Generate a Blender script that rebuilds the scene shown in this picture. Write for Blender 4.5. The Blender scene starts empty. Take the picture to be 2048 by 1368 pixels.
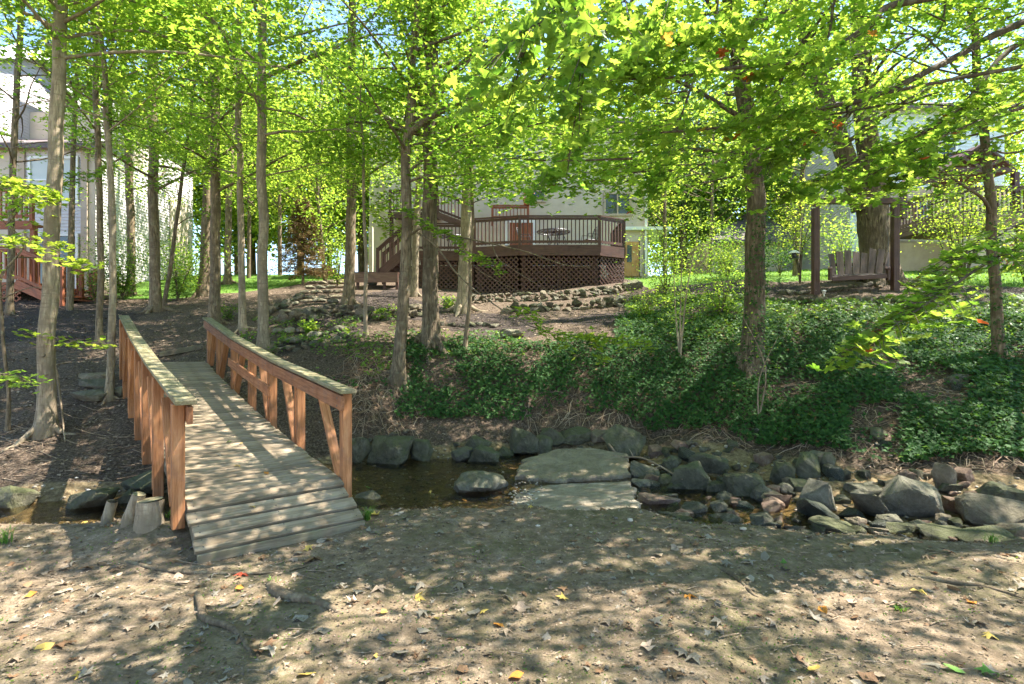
import bpy, math, random
import numpy as np
from mathutils import Vector, noise as mn
PI = math.pi
sc = bpy.context.scene
col = sc.collection
rng = np.random.default_rng(7)
random.seed(7)
F, EYE = 1100.0, 1.6

# ---------------------------------------------------------------- camera, sky, sun, exposure
cam = bpy.data.objects.new('camera', bpy.data.cameras.new('camera'))
col.objects.link(cam)
cam.location = (0, 0, EYE); cam.rotation_euler = (PI/2, 0, 0)
cam.data.lens = F/2048*36; cam.data.sensor_width = 36
cam.data.clip_start = .05; cam.data.clip_end = 2000
sc.camera = cam
SUN_H = np.array([.60, .12]); SUN_EL = math.atan(1/np.linalg.norm(SUN_H))
SUN_DIR = Vector((SUN_H[0], SUN_H[1], 1)).normalized()
w = bpy.data.worlds.new('World'); sc.world = w; w.use_nodes = True
nt = w.node_tree
sky = nt.nodes.new('ShaderNodeTexSky'); sky.sky_type = 'NISHITA'; sky.sun_disc = False
sky.sun_elevation = SUN_EL; sky.sun_rotation = math.atan2(SUN_H[0], SUN_H[1])
sky.air_density = 1.0; sky.dust_density = .15; sky.ozone_density = 2.5
bg = nt.nodes['Background']; bg.inputs['Strength'].default_value = .11
nt.links.new(sky.outputs[0], bg.inputs[0])
sl = bpy.data.lights.new('sun', 'SUN'); sl.energy = 5.0; sl.angle = math.radians(.53); sl.color = (1, .94, .84)
so = bpy.data.objects.new('sun', sl); col.objects.link(so)
so.rotation_euler = SUN_DIR.to_track_quat('Z', 'Y').to_euler(); so.location = (20, 5, 40)
sc.view_settings.view_transform = 'Standard'; sc.view_settings.look = 'None'
sc.view_settings.gamma = 1; sc.view_settings.use_curve_mapping = False
sc.view_settings.exposure = 2.22
cy = sc.cycles
cy.max_bounces = 7; cy.diffuse_bounces = 4; cy.glossy_bounces = 2; cy.transmission_bounces = 4
cy.transparent_max_bounces = 6; cy.caustics_reflective = False; cy.caustics_refractive = False
cy.use_denoising = True; cy.use_adaptive_sampling = True; cy.adaptive_threshold = .02

# ---------------------------------------------------------------- terrain function
COLS = [
 (0,    [(4.85,0),(5.25,-.42),(6.2,-.42),(6.8,-.05),(8.0,.3),(9.5,.95),(11,1.45),(13.5,2.1),(17,2.9),(22,4.0),(30,5.2),(38,5.6)]),
 (350,  [(5.25,0),(5.6,-.42),(6.7,-.42),(7.3,-.02),(8.6,.5),(9.5,.93),(10.7,1.2),(12,1.55),(14,2.05),(17.5,2.9),(22,3.95),(26,4.75),(32,5.4),(38,5.7)]),
 (700,  [(5.45,0),(5.8,-.37),(8.5,-.36),(8.9,-.15),(9.7,.6),(10.5,1.2),(11.3,1.55),(13,2.05),(16,2.75),(20,3.6),(24,4.45),(30,5.3),(38,5.6)]),
 (1000, [(5.55,0),(5.95,-.38),(9.1,-.36),(9.5,-.1),(10.3,.7),(11,1.3),(11.8,1.65),(13.5,2.15),(16.5,2.8),(19.5,3.3),(21,3.6),(27,4.8),(38,5.6)]),
 (1250, [(5.35,0),(5.75,-.4),(9.0,-.35),(9.5,-.05),(10.3,.72),(11.1,1.25),(12,1.7),(14,2.35),(17,3.1),(20,3.75),(25,4.55),(28,4.9),(38,5.5)]),
 (1500, [(4.9,0),(5.35,-.36),(7.6,-.3),(8.3,0),(9.2,.65),(10,1.15),(11,1.75),(12,2.25),(13.5,2.85),(16,3.45),(20,4.1),(26,4.9),(38,5.6)]),
 (1750, [(4.65,0),(5.15,-.34),(6.5,-.28),(7.2,0),(8.2,.6),(9.3,1.15),(10.5,1.8),(11.8,2.4),(13,2.85),(15,3.3),(19,4.0),(24,4.85),(38,5.7)]),
 (2048, [(4.45,0),(4.95,-.3),(5.9,-.26),(6.6,.05),(7.6,.65),(8.8,1.2),(10,1.8),(11.2,2.35),(12.5,2.75),(14.5,3.2),(18.5,3.95),(24,4.9),(38,5.8)]),
]
_yg = np.arange(0, 60, .05)
_tab = []
for u, pts in COLS:
    p = np.array(pts); t = np.interp(_yg, p[:, 0], p[:, 1])
    k = np.exp(-np.linspace(-2, 2, 11)**2); k /= k.sum()
    tt = np.convolve(np.pad(t, 5, 'edge'), k, 'valid')
    _tab.append(tt)
_tab = np.array(_tab); _us = np.array([c[0] for c in COLS], float)
def nz(x, y, s, seed=0.0):
    return mn.noise(Vector((x*s+seed*17.3, y*s-seed*9.1, seed*3.7)))
def Hbase(x, y):
    ye = max(y, 4.2); u = min(max(1024+F*x/ye, 0), 2047.9)
    i = int(np.searchsorted(_us, u, 'right')-1); i = min(i, len(_us)-2)
    t = (u-_us[i])/(_us[i+1]-_us[i]); t = t*t*(3-2*t)
    k = min(max(y/.05, 0), len(_yg)-2); k0 = int(k); f = k-k0
    a = _tab[i, k0]*(1-f)+_tab[i, k0+1]*f; b = _tab[i+1, k0]*(1-f)+_tab[i+1, k0+1]*f
    return a*(1-t)+b*t
def H(x, y):
    # wobble the bank line so that it is not a straight cut
    yy = y + (.28*nz(x, y, .55, 1)+.12*nz(x, y, 1.7, 2))*min(max((y-3.6)/1.2, 0), 1)*(1 if y < 19 else 0)
    z = Hbase(x, yy)
    z += .05*nz(x, y, .8, 3)+.022*nz(x, y, 2.6, 4)
    if y < 16: z += .016*nz(x, y, 7, 5)+(.006*nz(x, y, 19, 6) if y < 9 else 0)
    z += .17*math.exp(-(((x+2.9)/.42)**2+((y-4.5)/.3)**2))
    if y > 38: z -= (y-38)*.045
    return z
def px(p): return (1024+F*p[0]/p[1], 684-F*(p[2]-EYE)/p[1])
def at(u, v, Y): return np.array([(u-1024)/F*Y, Y, EYE+(684-v)/F*Y])
def ground(u, v, y0=2.4, y1=40):
    r = (u-1024)/F; s = (684-v)/F; prev = y0; y = y0
    while y < y1:
        if EYE+s*y <= H(r*y, y):
            lo, hi = prev, y
            for _ in range(12):
                m = (lo+hi)/2
                if EYE+s*m <= H(r*m, m): hi = m
                else: lo = m
            y = hi; return np.array([r*y, y, H(r*y, y)])
        prev = y; y += .06
    return np.array([r*y1, y1, H(r*y1, y1)])

# ---------------------------------------------------------------- mesh helpers
class Geo:
    def __init__(s): s.V = []; s.Fs = []; s.R = []; s.n = 0
    def add(s, V, Fc, r=.5):
        V = np.asarray(V, float).reshape(-1, 3); Fc = np.asarray(Fc, int)
        s.V.append(V); s.Fs.append(Fc+s.n); s.n += len(V)
        s.R.append(np.full(len(V), r) if np.isscalar(r) else np.asarray(r, float))
    def mesh(s, name, mat=None, smooth=False, origin=(0, 0, 0)):
        me = bpy.data.meshes.new(name)
        V = (np.concatenate(s.V)-np.asarray(origin)).astype(np.float32)
        me.vertices.add(len(V)); me.vertices.foreach_set('co', V.ravel())
        loops = np.concatenate([f.ravel() for f in s.Fs]).astype(np.int32)
        tot = np.concatenate([np.full(len(f), f.shape[1]) for f in s.Fs]).astype(np.int32)
        st = np.concatenate([[0], np.cumsum(tot)[:-1]]).astype(np.int32)
        me.loops.add(len(loops)); me.loops.foreach_set('vertex_index', loops)
        me.polygons.add(len(tot)); me.polygons.foreach_set('loop_start', st)
        try: me.polygons.foreach_set('loop_total', tot)
        except Exception: pass
        me.update(calc_edges=True)
        a = me.attributes.new('rnd', 'FLOAT', 'POINT'); a.data.foreach_set('value', np.concatenate(s.R).astype(np.float32))
        me.polygons.foreach_set('use_smooth', np.full(len(tot), bool(smooth)))
        if mat: me.materials.append(mat)
        return me
def wloc(o):
    v = np.zeros(3)
    while o is not None: v += np.array(o.location); o = o.parent
    return v
def link(name, me, parent=None, kind=None, loc=None):
    o = bpy.data.objects.new(name, me); col.objects.link(o)
    if parent is not None: o.parent = parent
    if loc is not None: o.location = loc
    if kind: o['kind'] = kind
    return o
def build(g, name, mat, parent=None, smooth=False, kind=None, origin=None):
    if parent is not None:
        return link(name, g.mesh(name, mat, smooth, wloc(parent)), parent, kind)
    org = origin if origin is not None else (0, 0, 0)
    return link(name, g.mesh(name, mat, smooth, org), None, kind, org)
def tag(o, label, cat=None, group=None):
    o['label'] = label
    if cat: o['category'] = cat
    if group: o['group'] = group
    return o
def thing(name, label, cat, loc=(0, 0, 0), group=None):
    o = bpy.data.objects.new(name, None); col.objects.link(o); o.location = loc
    o.empty_display_size = .2
    return tag(o, label, cat, group)
BOXF = [(0, 3, 2, 1), (4, 5, 6, 7), (0, 1, 5, 4), (1, 2, 6, 5), (2, 3, 7, 6), (3, 0, 4, 7)]
def box(g, c, s, rz=0, r=.5):
    x, y, z = [q/2 for q in s]
    V = np.array([(-x,-y,-z),(x,-y,-z),(x,y,-z),(-x,y,-z),(-x,-y,z),(x,-y,z),(x,y,z),(-x,y,z)])
    if rz:
        cc, ss = math.cos(rz), math.sin(rz); V = V @ np.array([[cc, ss, 0], [-ss, cc, 0], [0, 0, 1]])
    g.add(V+np.asarray(c), BOXF, r)
def beam(g, a, b, w_, h, up=(0, 0, 1), r=.5):
    a = np.asarray(a, float); b = np.asarray(b, float); d = b-a; d /= np.linalg.norm(d)
    up = np.asarray(up, float); s = np.cross(d, up)
    if np.linalg.norm(s) < 1e-4: s = np.array([1., 0, 0])
    s /= np.linalg.norm(s); t = np.cross(s, d)
    V = []
    for p in (a, b):
        for i, j in ((-1,-1),(1,-1),(1,1),(-1,1)): V.append(p+s*i*w_/2+t*j*h/2)
    g.add(V, [(0,1,2,3),(7,6,5,4),(0,4,5,1),(1,5,6,2),(2,6,7,3),(3,7,4,0)], r)
def tube(g, pts, rad, n=8, r=.5, wob=0, seed=0, cap=True):
    pts = np.asarray(pts, float); m = len(pts); rad = np.broadcast_to(np.asarray(rad, float), (m,))
    d = np.gradient(pts, axis=0); d /= np.linalg.norm(d, axis=1)[:, None]+1e-9
    ref = np.array([0., 1, 0]) if abs(d[0, 2]) > .7 else np.array([0, 0, 1.])
    s = np.cross(d, ref); s /= np.linalg.norm(s, axis=1)[:, None]+1e-9; t = np.cross(d, s)
    a = np.arange(n)/n*2*PI
    R = rad[:, None]*np.ones(n)
    if wob:
        lr = np.random.default_rng(seed)
        ph = lr.random(4)*6.28
        R = R*(1+wob*(np.sin(a*2+ph[0])[None, :]*.5+lr.normal(0, .45, (m, n))+np.sin(a[None, :]*3+np.arange(m)[:, None]*.9+ph[1])*.5))
    V = pts[:, None, :]+R[..., None]*(np.cos(a)[None, :, None]*s[:, None, :]+np.sin(a)[None, :, None]*t[:, None, :])
    i = np.arange(m-1)[:, None]*n; j = np.arange(n)[None, :]; j2 = (j+1) % n
    Q = np.stack([i+j, i+j2, i+n+j2, i+n+j], -1).reshape(-1, 4)
    g.add(V.reshape(-1, 3), Q, r)
    if cap and n <= 24:
        g.add(V[-1], [tuple(range(n))], r)
def smooth_path(pts, k=4):
    pts = np.asarray(pts, float); m = len(pts)
    if m < 3: k = max(k, 2)
    t = np.arange(m); tt = np.linspace(0, m-1, (m-1)*k+1); out = []
    for x in tt:
        i = min(int(x), m-2); f = x-i
        p0 = pts[max(i-1, 0)]; p1 = pts[i]; p2 = pts[i+1]; p3 = pts[min(i+2, m-1)]
        out.append(.5*((2*p1)+(-p0+p2)*f+(2*p0-5*p1+4*p2-p3)*f*f+(-p0+3*p1-3*p2+p3)*f**3))
    return np.array(out)

# ---------------------------------------------------------------- materials
class N:
    def __init__(s, name):
        s.m = bpy.data.materials.new(name); s.m.use_nodes = True; s.t = s.m.node_tree; s.t.nodes.clear()
        s.out = s('OutputMaterial')
    def __call__(s, typ, **kw):
        n = s.t.nodes.new('ShaderNode'+typ)
        for k, v in kw.items():
            if hasattr(n, k) and k not in n.inputs: setattr(n, k, v)
        return n
    def l(s, a, b): s.t.links.new(a, b)
    def coord(s, scale=(1, 1, 1), kind='Object'):
        c = s('TexCoord'); m = s('Mapping'); m.inputs['Scale'].default_value = scale
        s.l(c.outputs[kind], m.inputs[0]); return m.outputs[0]
    def noise(s, vec, scale, det=4, rough=.6, dist=0):
        n = s('TexNoise'); n.inputs['Scale'].default_value = scale; n.inputs['Detail'].default_value = det
        n.inputs['Roughness'].default_value = rough; n.inputs['Distortion'].default_value = dist
        s.l(vec, n.inputs['Vector']); return n.outputs[0]
    def ramp(s, fac, stops):
        r = s('ValToRGB'); e = r.color_ramp.elements
        while len(e) < len(stops): e.new(.5)
        for k, (p, c) in enumerate(stops): e[k].position = p; e[k].color = (*c, 1) if len(c) == 3 else c
        s.l(fac, r.inputs[0]); return r.outputs[0]
    def mix(s, fac, a, b, mode='MIX'):
        m = s('Mix'); m.data_type = 'RGBA'; m.blend_type = mode
        for q, i in ((fac, 0), (a, 6), (b, 7)):
            if hasattr(q, 'is_output'): s.l(q, m.inputs[i])
            elif i == 0: m.inputs[0].default_value = q
            else: m.inputs[i].default_value = (*q, 1)
        return m.outputs[2]
    def math(s, op, a, b=0.0, c=0.0):
        m = s('Math'); m.operation = op
        for i, q in enumerate((a, b, c)):
            if hasattr(q, 'is_output'): s.l(q, m.inputs[i])
            else: m.inputs[i].default_value = q
        return m.outputs[0]
    def attr(s, name, out='Fac'):
        a = s('Attribute'); a.attribute_name = name; return a.outputs[out]
    def rand(s): return s('ObjectInfo').outputs['Random']
    def bump(s, h, st=.5, d=.01, prev=None):
        b = s('Bump'); b.inputs['Strength'].default_value = st; b.inputs['Distance'].default_value = d
        s.l(h, b.inputs['Height'])
        if prev is not None: s.l(prev, b.inputs['Normal'])
        return b.outputs[0]
    def pbr(s, base, rough=.7, normal=None, spec=.3, metal=0):
        p = s('BsdfPrincipled')
        if hasattr(base, 'is_output'): s.l(base, p.inputs['Base Color'])
        else: p.inputs['Base Color'].default_value = (*base, 1)
        if hasattr(rough, 'is_output'): s.l(rough, p.inputs['Roughness'])
        else: p.inputs['Roughness'].default_value = rough
        p.inputs['Specular IOR Level'].default_value = spec; p.inputs['Metallic'].default_value = metal
        if normal is not None: s.l(normal, p.inputs['Normal'])
        return p.outputs[0]
    def done(s, sh): s.l(sh, s.out.inputs[0]); return s.m

def vary(n, c, amt=.35):
    f = n.math('MULTIPLY_ADD', n.rand(), amt, 1-amt/2)
    m = n('Mix'); m.data_type = 'RGBA'; m.blend_type = 'MULTIPLY'; m.inputs[0].default_value = 1
    n.l(c, m.inputs[6])
    cc = n('CombineColor'); [n.l(f, cc.inputs[i]) for i in range(3)]; n.l(cc.outputs[0], m.inputs[7])
    return m.outputs[2]
def m_simple(name, stops, scale=(1, 1, 1), ns=4, rough=.7, bst=.4, bd=.01, spec=.3, bs=None, amt=0, det=5):
    n = N(name); v = n.coord(scale); f = n.noise(v, ns, det); c = n.ramp(f, stops)
    if amt: c = vary(n, c, amt)
    h = n.noise(v, bs or ns*3, 6)
    return n.done(n.pbr(c, rough, n.bump(h, bst, bd), spec))
def m_bark(name, dark, mid, light, furrow=1.0, ring=0.0, lichen=.35, sc_=1.0):
    n = N(name); v = n.coord((1, 1, .16))
    v2 = n.coord((1, 1, 1)); v3 = n.coord((.5, .5, 3.2))
    f1 = n.noise(v, 30*sc_, 6, .65, .3); f2 = n.noise(v2, 3.0, 5); f3 = n.noise(v3, 9, 4, .6, .4)
    c = n.ramp(f1, [(.36, dark), (.52, mid), (.68, light)])
    c = n.mix(n.ramp(f2, [(.42, (0, 0, 0)), (.62, (1, 1, 1))]), c, tuple(x*.62 for x in mid))
    if ring: c = n.mix(n.math('MULTIPLY', n.ramp(f3, [(.56, (0, 0, 0)), (.66, (1, 1, 1))]), ring), c, dark)
    fl = n.noise(v2, 11, 4)
    c = n.mix(n.math('MULTIPLY', n.ramp(fl, [(.55, (0, 0, 0)), (.66, (1, 1, 1))]), lichen), c, (.27, .29, .19))
    c = vary(n, c, .3)
    b = n.bump(f1, .9*furrow, .02*furrow); b = n.bump(f3, .5, .008, b)
    return n.done(n.pbr(c, .85, b, .2))
BARK_G = m_bark('bark_grey_smooth', (.15, .115, .08), (.32, .25, .17), (.46, .385, .27), .7, .6, .2)
BARK_B = m_bark('bark_brown', (.065, .047, .03), (.20, .148, .095), (.33, .255, .165), 1.1, .4, .25)
BARK_F = m_bark('bark_furrowed', (.035, .026, .018), (.175, .13, .085), (.34, .265, .18), 1.8, 0, .2, .8)
BARK_D = m_bark('bark_branch', (.04, .03, .022), (.12, .09, .06), (.22, .17, .12), .5, 0)
TWIG = m_bark('dry_twig', (.16, .11, .07), (.30, .22, .15), (.45, .36, .26), .5, 0, 0)

def m_leaf(name, c0, c1, t0, t1, tr=.5, rough=.5, spec=.25, extra=None, cut=None):
    n = N(name); r = n.attr('rnd'); v = n.coord(); f = n.noise(v, .55, 3)
    k = n.math('ADD', n.math('MULTIPLY', r, .62), n.math('MULTIPLY', f, .45)); 
    base = n.ramp(k, [(.25, c0), (.8, c1)]); tc = n.ramp(k, [(.2, t0), (.85, t1)])
    if extra:
        e = n.ramp(r, [(.994, (0, 0, 0)), (.996, (1, 1, 1))])
        base = n.mix(e, base, extra); tc = n.mix(e, tc, tuple(min(1, x*1.6) for x in extra))
    p = n.pbr(base, rough, None, spec); t = n('BsdfTranslucent'); n.l(tc, t.inputs[0])
    m = n('MixShader'); m.inputs[0].default_value = tr; n.l(p, m.inputs[1]); n.l(t.outputs[0], m.inputs[2])
    return n.done(m.outputs[0])
LEAF = m_leaf('maple_leaf', (.06, .12, .018), (.13, .21, .03), (.20, .40, .03), (.58, .72, .08), .58)
LEAF_Y = m_leaf('maple_leaf_bright', (.09, .18, .02), (.18, .27, .035), (.34, .50, .03), (.64, .72, .09), .57)
LEAF_N = m_leaf('maple_leaf_near', (.05, .115, .018), (.12, .20, .03), (.18, .37, .03), (.56, .70, .08), .56, .5, .25, extra=(.35, .08, .02))
LEAF_C = m_leaf('fine_leaf', (.05, .10, .03), (.09, .16, .045), (.16, .30, .04), (.34, .46, .07), .45)
LEAF_S = m_leaf('shrub_leaf', (.03, .085, .02), (.08, .16, .03), (.12, .26, .02), (.40, .54, .05), .48)
IVY = m_leaf('ivy_leaf', (.02, .06, .018), (.055, .125, .032), (.05, .14, .02), (.17, .30, .04), .34, .6, .12, extra=(.20, .12, .05))
COVER = m_leaf('creeper_leaf', (.05, .12, .02), (.11, .20, .035), (.16, .32, .02), (.42, .54, .05), .45, .45)
NEEDLE = m_leaf('dry_needles', (.16, .075, .035), (.22, .17, .08), (.18, .08, .03), (.26, .24, .08), .25)
GRASSM = m_leaf('grass_blade', (.06, .15, .02), (.15, .25, .05), (.14, .36, .02), (.42, .56, .08), .4)

def m_ground():
    n = N('forest_ground'); v = n.coord()
    f1 = n.noise(v, 1.1, 6, .6); f2 = n.noise(v, 7, 8, .72); f3 = n.noise(v, 60, 6, .7); f4 = n.noise(v, 22, 5, .65)
    dirt = n.ramp(f2, [(.3, (.10, .07, .044)), (.5, (.23, .168, .112)), (.68, (.37, .285, .20))])
    dirt = n.mix(n.math('MULTIPLY', n.ramp(f3, [(.40, (0, 0, 0)), (.6, (1, 1, 1))]), .5), dirt, (.09, .07, .045))
    moss = n.ramp(n.math('ADD', n.math('MULTIPLY', f1, .6), n.math('MULTIPLY', f4, .4)), [(.47, (0, 0, 0)), (.60, (1, 1, 1))])
    dirt = n.mix(n.math('MULTIPLY', moss, .5), dirt, n.ramp(f3, [(.3, (.05, .058, .018)), (.7, (.12, .125, .045))]))
    mulch = n.ramp(n.noise(v, 45, 4, .7, .5), [(.35, (.016, .012, .010)), (.55, (.055, .042, .036)), (.74, (.18, .135, .112))])
    lawn = n.ramp(n.noise(v, 14, 6, .7), [(.3, (.05, .11, .015)), (.7, (.14, .24, .04))])
    bed = n.ramp(n.noise(v, 16, 6, .7), [(.3, (.06, .043, .024)), (.5, (.19, .138, .075)), (.72, (.38, .29, .17))])
    litter = n.ramp(n.noise(v, 30, 5, .75, .4), [(.33, (.028, .019, .012)), (.5, (.085, .06, .042)), (.68, (.22, .165, .12))])
    a = n('Attribute'); a.attribute_name = 'mask'; s = n('SeparateColor'); n.l(a.outputs['Color'], s.inputs[0])
    b = n('Attribute'); b.attribute_name = 'mask2'; s2 = n('SeparateColor'); n.l(b.outputs['Color'], s2.inputs[0])
    def soft(o):
        q = n.math('ADD', o, n.math('MULTIPLY', n.math('SUBTRACT', f4, .5), .9))
        return n.ramp(q, [(.42, (0, 0, 0)), (.58, (1, 1, 1))])
    c = n.mix(soft(s2.outputs[0]), dirt, litter)
    c = n.mix(soft(s.outputs[0]), c, mulch)
    c = n.mix(soft(s.outputs[1]), c, lawn)
    c = n.mix(soft(s.outputs[2]), c, bed)
    gp = n('SeparateXYZ'); n.l(v, gp.inputs[0]); wet = n.ramp(n.math('ADD', gp.outputs[2], n.math('MULTIPLY', f4, .12)), [(0, (.42, .40, .38)), (.001, (.42, .40, .38))])
    wm_ = n('MapRange'); wm_.inputs['From Min'].default_value = -.30; wm_.inputs['From Max'].default_value = -.10; n.l(n.math('ADD', gp.outputs[2], n.math('MULTIPLY', f4, .1)), wm_.inputs[0])
    c = n.mix(wm_.outputs[0], n.mix(.25, c, (.045, .034, .02)), c)
    h = n.math('ADD', n.math('MULTIPLY', f2, .6), n.math('MULTIPLY', f3, .25))
    nb = n.bump(h, 1, .05); nb = n.bump(n.noise(v, 150, 3), .5, .004, nb)
    return n.done(n.pbr(c, .92, nb, .15))
GROUND = m_ground()

def m_rock(name, cols, moss=.5, mcol=(.055, .065, .016), rough=.8):
    n = N(name); v = n.coord(); f = n.noise(v, 4, 8, .72, .5); f2 = n.noise(v, 26, 7, .75)
    c = n.ramp(f, [(.3, cols[0]), (.5, cols[1]), (.7, cols[2])])
    c = n.mix(n.math('MULTIPLY', n.ramp(f2, [(.5, (0, 0, 0)), (.7, (1, 1, 1))]), .5), c, cols[0])
    g = n('NewGeometry'); s = n('SeparateXYZ'); n.l(g.outputs['Normal'], s.inputs[0])
    mf = n.math('MULTIPLY', n.ramp(n.math('ADD', n.math('MULTIPLY', s.outputs[2], .25), n.noise(v, 3.5, 6, .65)), [(.5, (0, 0, 0)), (.72, (1, 1, 1))]), moss)
    c = n.mix(mf, c, n.mix(f2, mcol, tuple(x*1.8 for x in mcol)))
    c = vary(n, c, .4)
    b = n.bump(f, 1, .09); b = n.bump(f2, 1, .022, b)
    return n.done(n.pbr(c, rough, b, .3))
ROCK_M = m_rock('rock_mossy', ((.06, .055, .036), (.14, .128, .085), (.26, .235, .165)), .62)
ROCK_G = m_rock('rock_grey', ((.085, .075, .055), (.20, .178, .135), (.35, .31, .24)), .35)
ROCK_T = m_rock('rock_tan', ((.12, .09, .06), (.24, .19, .135), (.38, .32, .24)), .3)
ROCK_R = m_rock('rock_pink', ((.17, .10, .07), (.31, .20, .145), (.42, .32, .25)), .1)
ROCK_W = m_rock('rock_wet', ((.03, .032, .026), (.07, .075, .06), (.14, .14, .11)), .2, rough=.3)
CONC = m_rock('concrete_slab', ((.16, .12, .08), (.31, .245, .17), (.46, .375, .27)), .3, (.11, .11, .055))

def m_wood(name, a, b, c, rough=.75, along='x', amt=.3, green=0.0, gs=1.0, gcol=(.24, .25, .11)):
    n = N(name); sc_ = {'x': (1.2, 16, 16), 'z': (16, 16, 1.2), 'y': (16, 1.2, 16)}[along]
    v = n.coord(tuple(x*gs for x in sc_)); v2 = n.coord()
    f = n.noise(v, 2.2, 6, .65, .6); f2 = n.noise(v2, 5, 5); f3 = n.noise(v, 9, 4, .7)
    col_ = n.ramp(f, [(.3, a), (.5, b), (.72, c)])
    col_ = n.mix(n.math('MULTIPLY', n.ramp(f2, [(.5, (0, 0, 0)), (.7, (1, 1, 1))]), .4), col_, a)
    if green: col_ = n.mix(n.math('MULTIPLY', n.ramp(n.noise(v2, 7, 6, .7), [(.4, (0, 0, 0)), (.65, (1, 1, 1))]), green), col_, gcol)
    gw_ = n.noise(v2, 3.3, 7, .75); col_ = n.mix(n.math('MULTIPLY', n.ramp(gw_, [(.50, (0, 0, 0)), (.66, (1, 1, 1))]), .45), col_, tuple(.5*x+.5*sum(b)/3 for x in b))
    kn = n('TexVoronoi'); kn.inputs['Scale'].default_value = .55; n.l(v, kn.inputs['Vector'])
    col_ = n.mix(n.math('MULTIPLY', n.ramp(kn.outputs[0], [(.06, (1, 1, 1)), (.13, (0, 0, 0))]), .75), col_, tuple(x*.35 for x in a))
    st = n.noise(v2, 2.4, 6, .7); col_ = n.mix(n.math('MULTIPLY', n.ramp(st, [(.52, (0, 0, 0)), (.7, (1, 1, 1))]), .5), col_, tuple(x*.8 for x in a))
    col_ = vary(n, col_, amt)
    nb = n.bump(f3, .6, .004); nb = n.bump(f, .5, .004, nb)
    return n.done(n.pbr(col_, rough, nb, .25))
PLANK = m_wood('weathered_plank', (.11, .075, .045), (.28, .21, .14), (.42, .335, .235), .85, 'x', .5, .18, gcol=(.16, .14, .07))
CEDAR = m_wood('orange_stained_wood', (.17, .065, .026), (.35, .15, .062), (.48, .24, .115), .65, 'z', .4)
CEDAR_X = m_wood('orange_stained_rail', (.16, .062, .026), (.31, .13, .058), (.44, .22, .105), .65, 'x', .3)
CAPW = m_wood('mossy_cap_board', (.10, .08, .045), (.24, .195, .115), (.36, .31, .20), .85, 'x', .15, .6, gcol=(.15, .16, .06))
BROWN = m_wood('dark_brown_stain', (.055, .028, .022), (.095, .048, .038), (.14, .075, .058), .5, 'x', .25)
BROWN2 = m_wood('dull_brown_stain', (.12, .065, .05), (.19, .11, .085), (.26, .165, .13), .6, 'z', .3)
REDW = m_wood('redwood_stain', (.16, .05, .025), (.29, .095, .048), (.38, .15, .08), .6, 'z', .3)
SWINGW = m_wood('swing_slat_wood', (.075, .05, .042), (.13, .09, .075), (.19, .138, .118), .65, 'z', .5)
TIMBER = m_wood('path_timber', (.09, .07, .05), (.18, .14, .10), (.28, .23, .17), .85, 'x', .3, .3)
DOORW = m_wood('golden_oak_door', (.36, .18, .06), (.55, .29, .10), (.65, .37, .15), .5, 'z', 0)
STUCCO = m_simple('cream_stucco', [(.3, (.50, .42, .33)), (.7, (.60, .52, .42))], ns=2, bs=60, bst=.3, bd=.006, rough=.9)
SIDE_W = m_simple('white_vinyl_siding', [(.3, (.58, .545, .545)), (.7, (.66, .62, .62))], ns=1, rough=.5, bst=.1)
SIDE_B = m_simple('pale_blue_siding', [(.3, (.60, .66, .68)), (.7, (.68, .74, .76))], ns=1, rough=.5, bst=.1)
BEIGE = m_simple('beige_masonry', [(.3, (.40, .31, .22)), (.7, (.50, .40, .29))], ns=3, bs=50, bst=.3, rough=.9)
TRIM = m_simple('white_trim', [(.3, (.76, .76, .74)), (.7, (.82, .82, .80))], ns=2, rough=.45, bst=.05)
TRIM_T = m_simple('tan_trim', [(.3, (.42, .33, .25)), (.7, (.50, .40, .31))], ns=2, rough=.6, bst=.1)
SHINGLE = m_simple('roof_shingle', [(.3, (.10, .08, .08)), (.7, (.22, .18, .18))], ns=9, rough=.9, bst=.6, bd=.02)
METAL = m_simple('black_metal', [(.3, (.02, .02, .02)), (.7, (.045, .045, .045))], ns=9, rough=.4, bst=.1, spec=.5)
DECK_SHADE = m_simple('underdeck_shade', [(.3, (.045, .035, .03)), (.7, (.075, .06, .05))], ns=3, rough=.95)  # under-deck shade painted as a near-black brown
TERRA = m_simple('terracotta', [(.3, (.42, .13, .07)), (.7, (.52, .2, .11))], ns=9, rough=.8, bst=.2)
def m_glass():
    n = N('window_glass'); v = n.coord()
    return n.done(n.pbr((.03, .04, .045), .06, None, .8))
GLASS = m_glass()
BLIND = m_simple('window_blind', [(.3, (.48, .53, .52)), (.7, (.56, .60, .59))], ns=2, rough=.4, bst=.1)
def m_water():
    n = N('stream_water'); v = n.coord((1, 1, 1)); nb = n.bump(n.noise(v, 8, 5, .65, .8), .9, .02)
    t = n('BsdfTransparent'); t.inputs[0].default_value = (.82, .76, .60, 1)
    g = n('BsdfGlossy'); g.inputs['Roughness'].default_value = .04; n.l(nb, g.inputs['Normal'])
    fr = n('Fresnel'); fr.inputs[0].default_value = 1.33; n.l(nb, fr.inputs['Normal'])
    m = n('MixShader'); n.l(fr.outputs[0], m.inputs[0]); n.l(t.outputs[0], m.inputs[1]); n.l(g.outputs[0], m.inputs[2])
    return n.done(m.outputs[0])
WATER = m_water()
def m_dry(name, a, b, tr=.2):
    n = N(name); v = n.coord(); f = n.noise(v, 22, 5, .7)
    c = n.ramp(f, [(.3, a), (.7, b)]); c = vary(n, c, .5)
    p = n.pbr(c, .75, n.bump(f, .5, .003), .25); t = n('BsdfTranslucent'); n.l(c, t.inputs[0])
    m = n('MixShader'); m.inputs[0].default_value = tr; n.l(p, m.inputs[1]); n.l(t.outputs[0], m.inputs[2])
    return n.done(m.outputs[0])
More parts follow.
